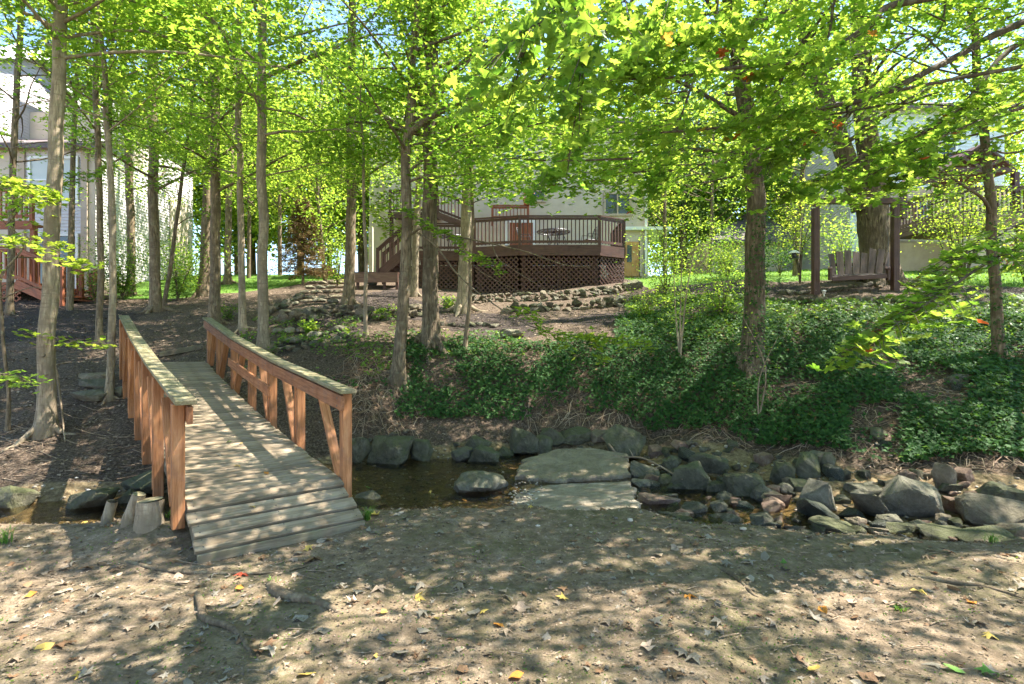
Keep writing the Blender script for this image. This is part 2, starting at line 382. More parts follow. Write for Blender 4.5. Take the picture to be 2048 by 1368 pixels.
DRY = {'tan': m_dry('dry_leaf_tan', (.26, .18, .12), (.50, .39, .29)), 'grey': m_dry('dry_leaf_grey', (.15, .13, .10), (.32, .28, .22)),
       'brown': m_dry('dry_leaf_brown', (.13, .07, .035), (.30, .18, .10)), 'yellow': m_dry('dry_leaf_yellow', (.50, .34, .08), (.72, .52, .14)),
       'orange': m_dry('dry_leaf_orange', (.45, .17, .03), (.66, .30, .06)), 'red': m_dry('dry_leaf_red', (.22, .03, .015), (.38, .07, .03)),
       'green': m_dry('fresh_leaf_green', (.10, .22, .04), (.20, .36, .08), .4)}
CHIP = m_leaf('debris_bits', (.06, .045, .03), (.34, .26, .19), (.05, .04, .03), (.2, .15, .1), .1, .85, .1)

# ---------------------------------------------------------------- ground sheet
def axis(lo, hi, step, out_lo, out_hi, grow=1.12, cap=6):
    a = list(np.arange(lo, hi+1e-6, step)); s = step; x = hi
    while x < out_hi: s = min(s*grow, cap); x += s; a.append(x)
    s = step; x = lo; b = []
    while x > out_lo: s = min(s*grow, cap); x -= s; b.append(x)
    return np.array(b[::-1]+a)
def sstep(a, b, x): t = min(max((x-a)/(b-a), 0), 1); return t*t*(3-2*t)
def inpoly(u, v, P):
    c = False; j = len(P)-1
    for i in range(len(P)):
        if (P[i][1] > v) != (P[j][1] > v) and u < (P[j][0]-P[i][0])*(v-P[i][1])/(P[j][1]-P[i][1]+1e-12)+P[i][0]: c = not c
        j = i
    return c
def GP(*uv): return [tuple(ground(a, b)[:2]) for a, b in uv]
# areas in plan (x, y)
MULCH = [GP((-20,600),(60,596),(170,600),(290,628),(230,660),(130,700),(60,680),(-20,690)),
         GP((560,640),(640,612),(700,590),(790,578),(830,600),(900,616),(900,640),(760,640),(600,668)),
         GP((500,702),(560,680),(700,650),(740,655),(720,680),(640,690),(560,712)),
         GP((880,626),(1000,628),(1060,640),(1080,672),(990,680),(900,660)),
         GP((1090,640),(1200,628),(1320,600),(1340,612),(1290,640),(1180,652)),
         GP((1330,572),(1480,568),(1600,572),(1620,590),(1480,592),(1340,588)),
         GP((1860,575),(2080,570),(2080,590),(1860,596)),
         GP((1800,600),(2000,590),(2080,596),(2000,612),(1820,620))]
CHIPS = GP((1540,588),(1660,578),(1820,578),(1840,592),(1780,604),(1600,606))
def masks(x, y):
    ye = max(y, 4.2); u = 1024+F*x/ye
    bank0 = np.interp(u, [0, 350, 700, 1000, 1250, 1500, 1750, 2048], [5.0, 5.4, 5.65, 5.75, 5.5, 5.15, 4.85, 4.6])
    bank1 = np.interp(u, [0, 350, 700, 1000, 1250, 1500, 1750, 2048], [6.6, 7.1, 8.8, 9.4, 9.4, 8.2, 7.0, 6.4])
    bed = sstep(bank0-.1, bank0+.25, y)*(1-sstep(bank1-.1, bank1+.2, y))
    litter = sstep(bank1-.2, bank1+.3, y)*.95
    mul = 0
    if 9 < y < 20:
        for P in MULCH:
            if inpoly(x, y, P): mul = 1; break
    lawn = 0
    ly = np.interp(u, [0, 180, 240, 420, 560, 700, 1240, 1300, 1500, 1560, 1800, 1900, 2048], [24, 24, 17.5, 18.5, 20, 24, 24, 17.5, 15.5, 15, 14.2, 13.4, 13.0])
    lawn = sstep(ly-.3, ly+.5, y)
    if inpoly(x, y, CHIPS): litter, mul = .6, 0
    return mul, lawn, bed, litter
xs = axis(-8.5, 8.5, .055, -75, 75); ys = axis(1.6, 12.5, .055, -14, 120, 1.06, 5)
nx, ny = len(xs), len(ys)
V = np.zeros((ny, nx, 3)); M1 = np.zeros((ny, nx, 4)); M2 = np.zeros((ny, nx, 4)); M1[..., 3] = 1; M2[..., 3] = 1
for j, y in enumerate(ys):
    for i, x in enumerate(xs):
        V[j, i] = (x, y, H(x, y))
        m = masks(x, y); M1[j, i, :3] = m[:3]; M2[j, i, 0] = m[3]
g = Geo(); I = np.arange(ny-1)[:, None]*nx+np.arange(nx-1)[None, :]
g.add(V.reshape(-1, 3), np.stack([I, I+1, I+nx+1, I+nx], -1).reshape(-1, 4))
terrain = build(g, 'ground', GROUND, smooth=True, kind='structure')
terrain['label'] = 'bare dirt bank, wooded slope and lawn behind the creek'
for nme, A in (('mask', M1), ('mask2', M2)):
    a = terrain.data.color_attributes.new(nme, 'FLOAT_COLOR', 'POINT'); a.data.foreach_set('color', A.astype(np.float32).ravel())
# water sheet
g = Geo(); n1 = 60
wx = np.linspace(-30, 30, n1); lo = []; 
for x in wx:
    # creek runs across; strip wide enough to be buried in both banks
    lo.append((x, 3.6, -.285)); lo.append((x, 10.2, -.285))
i = np.arange(n1-1)*2
g.add(lo, np.stack([i, i+2, i+3, i+1], -1))
wtr = build(g, 'creek_water', WATER, kind='structure'); wtr['label'] = 'shallow brown creek water running between the banks'

# ---------------------------------------------------------------- labels by landmark
def lmk(p, marks, text):
    """name a small thing by the landmark nearest to it and the side it lies on"""
    b = min(marks, key=lambda m: (m[1]-p[0])**2+(m[2]-p[1])**2); dx, dy = p[0]-b[1], p[1]-b[2]
    side = ('right of' if dx > 0 else 'left of') if abs(dx) > abs(dy) else ('behind' if dy > 0 else 'in front of')
    d = math.hypot(dx, dy); far = 'close ' if d < .45 and side in ('right of', 'left of', 'behind') else ''
    return f'{text} {far}{side} {b[0]}'
def LM(*q): return [(n_, *ground(u, v)[:2]) for n_, u, v in q]
CM = LM(('the flat reddish rock', 1316, 1012), ('the blunt mossy boulder', 1486, 990), ('the orange oval rock', 1545, 1014), ('the triangular slab', 1634, 1020), ('the long sloping rock', 1744, 1030), ('the largest boulder', 1822, 1028), ('the broad tan boulder', 1988, 1046), ('the yellow topped boulder', 1382, 978), ('the leaning slab', 1616, 948), ('the pale standing rock', 1890, 980))
PM = LM(('the squat boulder', 780, 926), ('the pyramid rock', 970, 926), ('the stream rock', 963, 988), ('the slab left corner', 1048, 905), ('the tipped boulder', 1247, 905))
DM = LM(('the bent root', 450, 1250), ('the thick root', 620, 1205), ('the bridge ramp', 560, 1080), ('the concrete slab', 1150, 1040), ('the short pale root', 1480, 1170), ('the edging rocks', 1850, 1090), ('the bright yellow leaf', 1985, 1277), ('the big orange leaf', 1035, 1345), ('the central yellow leaf', 965, 1225), ('the near stumps', 260, 1060), ('the left orange leaf', 65, 1190), ('the curled orange leaf', 1645, 1222), ('the green lobed leaf', 1900, 1335), ('the amber leaf', 755, 1315), ('the small upright green leaf', 1568, 1125))
SLM = LM(('the stout pale trunk', 90, 868), ('the stacked step stones', 185, 790), ('the broad mossy boulder', 188, 1010), ('the boulder under the bridge', 288, 975), ('the left edge boulder', 24, 1010), ('the slim pale trunk', 218, 800))
MN = {'rock_mossy': 'mossy', 'rock_grey': 'grey', 'rock_tan': 'tan', 'rock_pink': 'pinkish', 'rock_wet': 'dark wet'}

# ---------------------------------------------------------------- rocks
def ico(sub):
    import bmesh
    bm = bmesh.new(); bmesh.ops.create_icosphere(bm, subdivisions=sub, radius=1)
    V = np.array([v.co[:] for v in bm.verts]); Fc = np.array([[v.index for v in f.verts] for f in bm.faces]); bm.free(); return V, Fc
ICO = {s: ico(s) for s in (1, 2, 3, 4)}
def hull_geo(seed, npt=15, sub=2, noise_=.03):
    import bmesh
    lr = np.random.default_rng(seed); bm = bmesh.new()
    P = lr.normal(0, 1, (npt, 3)); P /= np.linalg.norm(P, axis=1)[:, None]; P *= lr.uniform(.8, 1.1, (npt, 1))
    P = np.sign(P)*np.abs(P)**.75
    for p in P: bm.verts.new(p)
    r = bmesh.ops.convex_hull(bm, input=bm.verts)
    bmesh.ops.delete(bm, geom=[v for v in bm.verts if not v.link_faces], context='VERTS')
    bmesh.ops.bevel(bm, geom=list(bm.edges), offset=.06, segments=1, affect='EDGES', clamp_overlap=True)
    bmesh.ops.triangulate(bm, faces=bm.faces)
    if sub: bmesh.ops.subdivide_edges(bm, edges=bm.edges, cuts=sub-1, use_grid_fill=True); bmesh.ops.triangulate(bm, faces=bm.faces)
    bm.verts.index_update(); V = np.array([v.co[:] for v in bm.verts]); Fc = np.array([[v.index for v in f.verts] for f in bm.faces]); bm.free()
    if noise_: V *= np.array([1+noise_*2*mn.noise(Vector(v*2.6)+Vector((seed, 0, 0)))+noise_*2.2*mn.noise(Vector(v*9)+Vector((seed, 3, 0))) for v in V])[:, None]
    V -= (V.max(0)+V.min(0))/2; V /= (V.max(0)-V.min(0))
    return V, Fc
def rock_geo(seed, sub=3, cuts=9, sharp=.72, noise_=.05):
    lr = np.random.default_rng(seed); V, Fc = ICO[sub]; V = V.copy()
    for _ in range(cuts):
        nrm = lr.normal(0, 1, 3); nrm /= np.linalg.norm(nrm); d = lr.uniform(sharp-.34, sharp+.1)
        k = V @ nrm; over = np.maximum(k-d, 0); V -= (over*.985)[:, None]*nrm
    if noise_:
        V *= np.array([1+noise_*mn.noise(Vector(v*2.3)+Vector((seed, 0, 0)))*2+noise_*.5*mn.noise(Vector(v*6)+Vector((seed, 3, 0))) for v in V])[:, None]
    V -= (V.max(0)+V.min(0))/2; V /= (V.max(0)-V.min(0))
    return V, Fc
def rot(V, ax, ay, az):
    cx, sx, cy_, sy, cz, sz = math.cos(ax), math.sin(ax), math.cos(ay), math.sin(ay), math.cos(az), math.sin(az)
    R = np.array([[1,0,0],[0,cx,-sx],[0,sx,cx]]); R = np.array([[cy_,0,sy],[0,1,0],[-sy,0,cy_]]) @ R; R = np.array([[cz,-sz,0],[sz,cz,0],[0,0,1]]) @ R
    return V @ R.T
def rock(p, w_, h, d, mat, seed, label, tilt=0, cat='rock', group=None, sub=3, name='rock', sink=.18, cuts=9):
    V, Fc = hull_geo(seed, random.choice([11, 13, 16]), 4) if cuts else rock_geo(seed+7, 3, 8, .8, .09); V = V*np.array([w_, d, h]); V = rot(V, 0, tilt, 0)
    V[:, 2] -= V[:, 2].min()+sink*h
    g = Geo(); g.add(V, Fc); me = g.mesh(name, mat, True)
    o = link(name, me, loc=tuple(p)); me.polygons.foreach_set('use_smooth', np.zeros(len(me.polygons), bool)) if sub < 3 else None
    if sub >= 3:
        try: me.set_sharp_from_angle(angle=math.radians(28))
        except Exception: pass
    return tag(o, label, cat, group)
BIG = [ # u, v base, w px, h px, tilt, material, label
 (780,930,84,62,.1,ROCK_M,'squat mossy boulder at the far water edge, right of the bridge rail end'),
 (720,925,42,52,-.3,ROCK_M,'narrow upright rock beside the squat mossy boulder near the bridge'),
 (843,920,42,42,.2,ROCK_M,'mottled mossy rock just right of the squat boulder'),
 (925,925,46,24,-.35,ROCK_G,'pale grey wedge rock lying low at the pool edge'),
 (970,930,58,38,.25,ROCK_M,'green pyramid shaped rock at the pool edge'),
 (955,905,50,34,-.6,ROCK_M,'slanting slab leaning behind the pyramid shaped rock'),
 (1008,916,36,24,.2,ROCK_M,'small dark rock between the pyramid rock and the concrete slab'),
 (1052,908,64,54,.1,ROCK_M,'tall faceted mossy boulder at the left corner of the concrete slab'),
 (1088,905,34,38,0,ROCK_M,'egg shaped mossy rock against the concrete slab back edge'),
 (1106,892,52,28,.5,ROCK_M,'long mossy rock tipped over the egg shaped one'),
 (1150,886,66,34,-.15,ROCK_M,'flat topped mossy block behind the middle of the concrete slab'),
 (1202,882,46,24,-.2,ROCK_T,'yellowish rock between the flat topped block and the leaning boulder'),
 (1247,910,72,62,.7,ROCK_M,'large boulder leaning right behind the concrete slab'),
 (963,992,104,50,.05,ROCK_G,'long grey rock sitting in the middle of the stream'),
 (897,1000,38,12,0,ROCK_M,'thin flat rock barely above the stream water'),
 (738,1012,68,28,-.1,ROCK_G,'low grey rock beside the right corner of the bridge ramp'),
 (1288,960,60,38,.1,ROCK_G,'grey round shouldered rock right of the concrete slab'),
 (1284,985,42,28,.1,ROCK_G,'whitish rock touching the right edge of the concrete slab'),
 (1335,975,34,26,0,ROCK_M,'small olive rock beneath the fallen branch'),
 (1316,1022,80,34,.15,ROCK_R,'flat reddish rock at the right end of the lower slab'),
 (1362,1042,46,26,0,ROCK_R,'pale pinkish rock at the near creek edge, right of the flat reddish one'),
 (1342,950,36,40,.2,ROCK_M,'upright olive rock behind the fallen branch'),
 (1382,985,78,60,-.2,ROCK_M,'mossy green boulder with a yellow lit top among the creek rocks'),
 (1414,945,84,40,.3,ROCK_M,'slab tilted right at the foot of the ivy, above the mossy green boulder'),
 (1486,994,68,54,.1,ROCK_M,'blunt mossy boulder narrowing downwards, middle of the creek rocks'),
 (1526,1004,40,38,0,ROCK_G,'grey angular rock right of the blunt boulder'),
 (1545,1020,42,27,-.1,ROCK_R,'smooth orange tinted oval rock at the creek edge'),
 (1566,965,40,44,.15,ROCK_M,'dark squarish rock upright under the ivy'),
 (1616,952,52,52,-.55,ROCK_M,'mossy slab leaning left and lit along its edge under the ivy'),
 (1656,945,28,42,.1,ROCK_M,'narrow yellow green rock right of the leaning slab'),
 (1634,1025,74,68,-.75,ROCK_G,'sharp triangular grey slab pointing up over the creek'),
 (1636,1040,72,30,.35,ROCK_W,'dark wet slab at the foot of the triangular rock'),
 (1744,1036,98,46,.35,ROCK_G,'long sloping grey rock falling to the right by the creek'),
 (1822,1034,110,84,.12,ROCK_G,'largest grey boulder with a chipped lower edge, right part of the creek'),
 (1988,1052,128,64,.05,ROCK_T,'broad tan boulder lit by the sun at the right edge of the creek'),
 (2005,1000,100,36,.1,ROCK_M,'flat ledge of mossy rock behind the broad tan boulder'),
 (1890,985,36,62,0,ROCK_T,'tall pale rock standing in the ivy between the two largest boulders'),
 (1888,1050,42,24,0,ROCK_T,'small tan rock between the two largest boulders'),
 (1667,1064,98,26,.05,ROCK_M,'long mossy rock bedded in the near bank, left end of the edging row'),
 (1793,1068,58,24,0,ROCK_M,'mossy rounded rock bedded in the near bank below the largest boulder'),
 (1776,1058,42,30,0,ROCK_G,'smooth grey rock touching the toe of the long sloping one'),
 (1832,1062,38,22,0,ROCK_G,'pale oval rock right of the smooth grey one'),
 (1884,1074,92,22,0,ROCK_M,'low mossy rock bedded in the near bank under the tan boulder'),
 (1975,1084,100,28,0,ROCK_M,'last mossy rock of the near bank edging at the right'),
 (2035,1076,80,30,-.1,ROCK_T,'whitish flat rock at the right frame edge above the edging'),
 (1720,1056,40,24,0,ROCK_T,'tan rounded rock in front of the long sloping one'),
 (1680,1008,34,22,.3,ROCK_G,'small tilted grey rock left above the long sloping one'),
 (1725,990,58,22,0,ROCK_G,'flat grey rock under the ivy left of the largest boulder'),
 (1570,988,28,22,0,ROCK_G,'round grey cobble above the oval orange rock'),
 (1601,980,40,22,0,ROCK_M,'low mossy rock left of the triangular slab top'),
 (24,1022,74,50,.1,ROCK_M,'dark mossy boulder at the left edge above the creek'),
 (188,1024,88,50,-.15,ROCK_M,'broad mossy boulder on the far side of the creek left of the bridge'),
 (252,1024,36,48,0,ROCK_M,'dark upright rock right behind the broad mossy boulder'),
 (288,985,78,62,.1,ROCK_M,'mossy boulder half under the bridge posts'),
 (182,802,68,24,0,ROCK_G,'flat step stone lower left of the bridge far end'),
 (192,778,56,20,.1,ROCK_G,'flat step stone stacked over the lower one'),
 (238,795,34,24,0,ROCK_G,'squarish stone beside the bridge far posts'),
 (200,760,60,14,0,ROCK_T,'thin top step stone above the stacked ones'),
 (1018,678,56,20,-.05,ROCK_G,'flat grey stone sunk in the slope above the ivy'),
 (1330,588,34,18,0,ROCK_G,'rounded stone at the corner of the mulch bed'),
 (1265,582,44,24,0,ROCK_M,'mossy stone below the right end of the lattice'),
 (1240,612,46,22,0,ROCK_G,'pale domed stone in the mulch below the deck'),
 (640,552,60,16,0,ROCK_R,'pinkish stone at the top of the path'),
 (742,572,26,14,0,ROCK_W,'blue grey stone beside the low brown platform'),
]
for k, (u, v, wp, hp, tl, mt, lb) in enumerate(BIG):
    p = ground(u, v-2); Y = p[1]; s = Y/F
    rock(p, wp*s*1.06, hp*s*1.12, wp*s*.8*random.uniform(.8, 1.1), mt, 100+k, lb, tl, cuts=13 if k != 13 else 0)
# shared small stone meshes
SM = []
for k in range(10):
    V, Fc = hull_geo(500+k, 12, 0, .02); V = V*np.array([1, .8, .65]); V[:, 2] -= V[:, 2].min()+.12
    g = Geo(); g.add(V, Fc); SM.append({m.name: None for m in ()}); SM[-1] = g
_sm = {}
def small_mesh(k, mat):
    key = (k % 10, mat.name)
    if key not in _sm: _sm[key] = SM[k % 10].mesh('stone', mat, k % 2 == 0)
    return _sm[key]
def stone(p, s, mat, label=None, cat=None, group=None, parent=None, name='stone', flat=1.0, tilt=.15):
    o = bpy.data.objects.new(name, small_mesh(random.randrange(10), mat)); col.objects.link(o)
    o.rotation_euler = (random.uniform(-tilt, tilt), random.uniform(-tilt, tilt), random.uniform(0, 6.28))
    o.scale = (s*random.uniform(.85, 1.25), s*random.uniform(.8, 1.1), s*flat*random.uniform(.8, 1.15))
    if parent is not None: o.parent = parent; p = np.asarray(p)-wloc(parent)
    o.location = tuple(p)
    if label: tag(o, label, cat, group)
    return o
# creek cobbles, right part and at the far edge
cnt = 0
while cnt < 285:
    u = random.uniform(1262, 2060); Y = random.uniform(5.0, 9.0); x = (u-1024)/F*Y
    m = masks(x, Y)
    if m[2] < .4 and random.random() > .12: continue
    s = random.choice([.08, .11, .13, .16, .20, .27])*random.uniform(.8, 1.2)
    if Y < 5.6 and s > .2: s *= .6
    mt = random.choice([ROCK_G, ROCK_G, ROCK_T, ROCK_M, ROCK_R, ROCK_W])
    stone((x, Y, H(x, Y)), s, mt, lmk((x, Y), CM, ('tiny' if s < .1 else 'small' if s < .16 else 'middling')+' '+MN[mt.name]+' stone'), 'stone', 'small creek stones in the stony stream bed', name='creek_stone')
    cnt += 1
for k in range(34):
    u = random.uniform(690, 1290); v = random.uniform(865, 915) if k % 3 else random.uniform(925, 1010)
    p = ground(u, v); s = random.uniform(.06, .15); mt = random.choice([ROCK_G, ROCK_M, ROCK_T])
    stone(p, s, mt, lmk(p, PM, ('tiny' if s < .09 else 'small' if s < .12 else 'middling')+' '+MN[mt.name]+' pool stone'), 'stone', 'small stones round the pool', name='pool_stone')
# pebbles (uncountable)
g = Geo(); V1, F1 = ICO[1]
for k in range(2600):
    u = random.uniform(0, 2060); Y = random.uniform(4.7, 9.2); x = (u-1024)/F*Y; m = masks(x, Y)
    if m[2] < .5 and random.random() < .9: continue
    s = random.uniform(.008, .028); Vq = V1*np.array([s*random.uniform(.8, 1.6), s, s*.6])
    g.add(rot(Vq, 0, 0, random.random()*6)+(x, Y, H(x, Y)+s*.3), F1, random.random())
n = N('pebble'); pebm = n.done(n.pbr(n.ramp(n.attr('rnd'), [(0, (.10, .08, .06)), (.4, (.26, .22, .17)), (.7, (.42, .34, .25)), (1, (.5, .46, .4))]), .7))
build(g, 'pebbles', pebm, smooth=True, kind='stuff')['label'] = 'pebbles scattered over the creek bed'
for k in range(420):     # gravel washed over the lower slab
    u = random.uniform(1020, 1285); v = random.gauss(985, 22); Y = (EYE+.22)*F/(v-684); s = random.uniform(.006, .02); Vq = V1*np.array([s*random.uniform(.8, 1.6), s, s*.5])
    gs_ = globals().setdefault('GRAV', Geo()); gs_.add(rot(Vq, 0, 0, random.random()*6)+((u-1024)/F*Y, Y, np.interp(v, [965, 1034], [-.285, -.195])+s*.3), F1, random.random())
build(GRAV, 'gravel', pebm, smooth=True, kind='stuff')['label'] = 'fine gravel washed over the lower concrete slab'
# concrete slabs in the stream
CONC_L = m_rock('concrete_sandy', ((.17, .13, .095), (.36, .295, .225), (.54, .465, .38)), .15, (.14, .13, .07))
def slab(uvz, th, label, cm=None):
    g = Geo(); T = []
    for u, v, z in uvz:
        Y = (EYE-z)*F/(v-684); T.append(np.array([(u-1024)/F*Y, Y, z]))
    n_ = len(T); top = []; 
    for a in range(n_):
        b = (a+1) % n_
        for t in np.linspace(0, 1, 7)[:-1]: top.append(T[a]*(1-t)+T[b]*t+np.array([random.uniform(-.04, .04), random.uniform(-.04, .04), random.uniform(-.008, .008)]))
    top = np.array(top); k = len(top); c = top.mean(0); bot = top-np.array([0, 0, th]); inn = c+(top-c)*.97+np.array([0, 0, .012])
    mid = top+np.array([0, 0, -.006])
    V = np.concatenate([inn, mid, bot]); i = np.arange(k); j = (i+1) % k
    g.add(V, np.concatenate([np.stack([i+k, j+k, j, i], -1), np.stack([i+2*k, j+2*k, j+k, i+k], -1)]))
    g.add(inn, [tuple(range(k))])
    o = build(g, 'concrete_slab', cm or CONC, origin=tuple(c)); tag(o, label, 'slab')
slab([(1034,952,-.235),(1110,960,-.25),(1205,954,-.24),(1262,948,-.23),(1254,908,-.10),(1180,897,-.06),(1110,899,-.08),(1048,920,-.16)], .2, 'upper broken concrete slab lying dry across the stream')
slab([(1018,1034,-.22),(1150,1040,-.16),(1280,1034,-.17),(1272,985,-.24),(1262,962,-.275),(1120,970,-.30),(1046,972,-.31),(1030,1000,-.27)], .16, 'lower broken concrete slab washed by a film of water', CONC_L)

# ---------------------------------------------------------------- footbridge
BX, BY, TH, BW, BL, Z0, RR, ZR, SA, SB, RH = -2.281, 3.976, .669, 1.271, 7.45, .078, .555, .325, .083, .0070, .819
dB = np.array([-math.sin(TH), math.cos(TH), 0]); nB = np.array([math.cos(TH), math.sin(TH), 0])
def zdeck(s): return Z0+(ZR-Z0)*s/RR if s < RR else ZR+SA*(s-RR)+SB*(s-RR)**2
def bq(s, a, dz=0): return np.array([BX, BY, 0])+dB*s+nB*a+np.array([0, 0, ZR+SA*(s-RR)+SB*(s-RR)**2*(s > RR)+dz])
def bp(s, a, dz=0): return np.array([BX, BY, 0])+dB*s+nB*a+np.array([0, 0, zdeck(s)+dz])
bridge = thing('footbridge', 'wooden footbridge with weathered grey deck and orange stained railings over the creek', 'footbridge', tuple(bp(3.5, BW/2, -.5)))
def bevel(o, w_=.004):
    m = o.modifiers.new('bevel', 'BEVEL'); m.width = w_; m.segments = 1; m.limit_method = 'ANGLE'
def part(parent, name, mat, a, b, w_, h, up=(0, 0, 1), bev=.004, label=None):
    """beam as its own object, local x along the beam (for the grain)"""
    a = np.asarray(a, float); b = np.asarray(b, float); d = b-a; L = np.linalg.norm(d)
    X = Vector(d).normalized(); U = Vector(up); Yv = U.cross(X)
    if Yv.length < 1e-4: Yv = Vector((0, 1, 0))
    Yv.normalize(); Zv = X.cross(Yv)
    g = Geo(); along_z = mat in (CEDAR, REDW, BROWN2, SWINGW, DOORW)
    if along_z: box(g, (0, 0, 0), (w_, h, L))
    else: box(g, (0, 0, 0), (L, w_, h))
    o = link(name, g.mesh(name, mat), parent)
    from mathutils import Matrix
    if along_z: R = Matrix((Yv, Zv, X)).transposed()
    else: R = Matrix((X, Yv, Zv)).transposed()
    c = (a+b)/2-(wloc(parent) if parent is not None else 0)
    o.rotation_mode = 'QUATERNION'; o.rotation_quaternion = R.to_quaternion(); o.location = tuple(c)
    if bev: bevel(o, bev)
    if label: o['label'] = label
    return o
pitch = .146
s = .0; k = 0
while s < BL-.1:
    a_, b_ = s+.008, s+pitch-.010; sm_ = (a_+b_)/2
    sl = (zdeck(b_)-zdeck(a_))/(b_-a_)
    up = Vector((0, 0, 1))-Vector(dB)*sl
    j1, j2 = random.uniform(-.012, .012), random.uniform(-.012, .012)
    part(bridge, 'deck_plank', PLANK, bp(sm_, -.0+j1, -.019+random.uniform(-.002, .002)), bp(sm_, BW+j2, -.019+random.uniform(-.002, .002)), b_-a_, .038, up, .005)
    s += pitch; k += 1
for a in (.05, BW/2, BW-.05):
    for sa, sb in ((0.12, RR), (RR, 2.5), (2.5, 5), (5, BL)):
        part(bridge, 'stringer', BROWN if a == BW/2 else TIMBER, bp(sa, a, -.13), bp(sb, a, -.13), .045, .17)
part(bridge, 'ramp_edge', TIMBER, bp(.0, 0, -.05)-dB*.02, bp(.0, BW, -.05)-dB*.02, .03, .07)
def s_of_u(u, a):
    S = np.linspace(0, BL+.3, 400); U = np.array([px(bp(s_, a, 0))[0] for s_ in S]); return float(S[np.argmin(abs(U-u))])
PS = [RR-.02, s_of_u(598, BW+.04), s_of_u(543, BW+.04), s_of_u(503, BW+.04), s_of_u(468, BW+.04), s_of_u(438, BW+.04), BL-.1]
for side in (0, 1):
    a0 = BW+.05 if side else -.05
    inn = -1 if side else 1
    for k, s in enumerate(PS):
        end = k in (0, len(PS)-1)
        low = -.37 if k else -.2
        if side and k == 0: low = -.3
        wd = .09 if end else .04
        zt = RH-.02
        if end:
            part(bridge, 'post', CEDAR, bq(s, a0, low), bq(s, a0, zt-.012), .09, .09, nB, .006)
        else:
            part(bridge, 'post', CEDAR, bp(s-.03, a0, low), bp(s-.03, a0, zt), .04, .09, nB, .004)
            part(bridge, 'post', CEDAR, bp(s+.06, a0, low+.05), bp(s+.06, a0, zt), .04, .09, nB, .004)
    for k in range(len(PS)-1):
        s0, s1 = PS[k], PS[k+1]
        if k < 3: A, B = bp(s0+.12, a0-inn*0, -.06), bp(s0+.42*(s1-s0)+.1, a0, RH-.1)
        else: A, B = bp(s1-.12, a0, -.06), bp(s0+.45*(s1-s0), a0, RH-.1)
        part(bridge, 'brace', CEDAR, A, B, .04, .088, nB, .004)
    # rail boards (in lengths) and cap boards
    seg = [(PS[0]-.15 if not side else PS[0]-.09, 2.7), (2.7, 5.1), (5.1, BL+.02)]
    for q, (sa, sb) in enumerate(seg):
        n_ = 3
        for t in range(n_):
            x0 = sa+(sb-sa)*t/n_; x1 = sa+(sb-sa)*(t+1)/n_
            if t == 0: p0 = x0
        part(bridge, 'rail_board', CEDAR_X, bq(sa, a0+inn*.066, RH-.105), bq(sb-.004, a0+inn*.066, RH-.105), .038, .14)
        part(bridge, 'cap_board', CAPW, bq(sa-.06 if q == 0 else sa, a0+inn*.03, RH+.008), bq(sb-.004, a0+inn*.03, RH+.008), .15, .036)
part(bridge, 'patch_board', CEDAR_X, bp(s_of_u(540, BW)-.0, BW-.012, .40), bp(s_of_u(460, BW), BW-.012, .40), .036, .135)

g = Geo(); s_ = 0.
while s_ < BL-.1:
    for a in (.05, BW/2, BW-.05):
        for ds in (.035, .105):
            c = bp(s_+ds, a, .0015); ang = np.arange(6)/6*6.2832; g.add([c+dB*math.cos(x)*.006+nB*math.sin(x)*.006+np.array([0, 0, (zdeck(s_+ds+.01)-zdeck(s_+ds))*math.cos(x)*.6+.002]) for x in ang], [tuple(range(6))[::-1]])
    s_ += pitch
build(g, 'screw_heads', METAL, bridge, kind='stuff')
g = Geo()
for side in (0, 1):
    a0 = (BW+.05-.086) if side else (-.05+.086)
    for s_ in PS:
        for dz in (RH-.07, RH-.14):
            c = bq(s_, a0, dz); V = [c+dB*math.cos(x)*.012+np.array([0, 0, math.sin(x)*.012]) for x in np.arange(8)/8*6.2832]; g.add(V, [tuple(range(8))])
build(g, 'bolt_heads', METAL, bridge, kind='stuff')
# ---------------------------------------------------------------- stumps and creek side timber by the bridge
def stump(u, v, wp, hp, tilt, label, seed, mat=BARK_G, lean=0):
    p = ground(u, v); s = p[1]/F; r = wp*s/2; h = hp*s
    pts = [p+np.array([0, 0, -.1]), p+np.array([0, 0, .02]), p+np.array([lean*.4*h, 0, h*.45]), p+np.array([lean*h, 0, h])]
    t = thing('stump', label, 'stump', tuple(p))
    g = Geo(); P = smooth_path(pts, 3); rr = r*np.interp(np.linspace(0, 1, len(P)), [0, .3, 1], [1.25, 1.0, .88]); tube(g, P, rr, 14, wob=.06, seed=seed, cap=False)
    build(g, 'bark_side', mat, t, True)
    g = Geo(); a = np.arange(14)/14*6.283; top = P[-1]+np.stack([np.cos(a)*rr[-1], np.sin(a)*rr[-1], np.cos(a)*rr[-1]*tilt+.002], -1)
    g.add(top, [tuple(range(14))]); build(g, 'cut_face', CAPW, t)
stump(214, 1046, 22, 44, .5, 'short leaning cut stump with a pale sloping top on the near creek bank', 1, lean=.25)
stump(258, 1046, 26, 58, -.3, 'taller split stump between the short stump and the wide one', 2, lean=.35)
stump(300, 1044, 52, 44, .1, 'wide sunlit stump beside the near left bridge post', 3, lean=0)

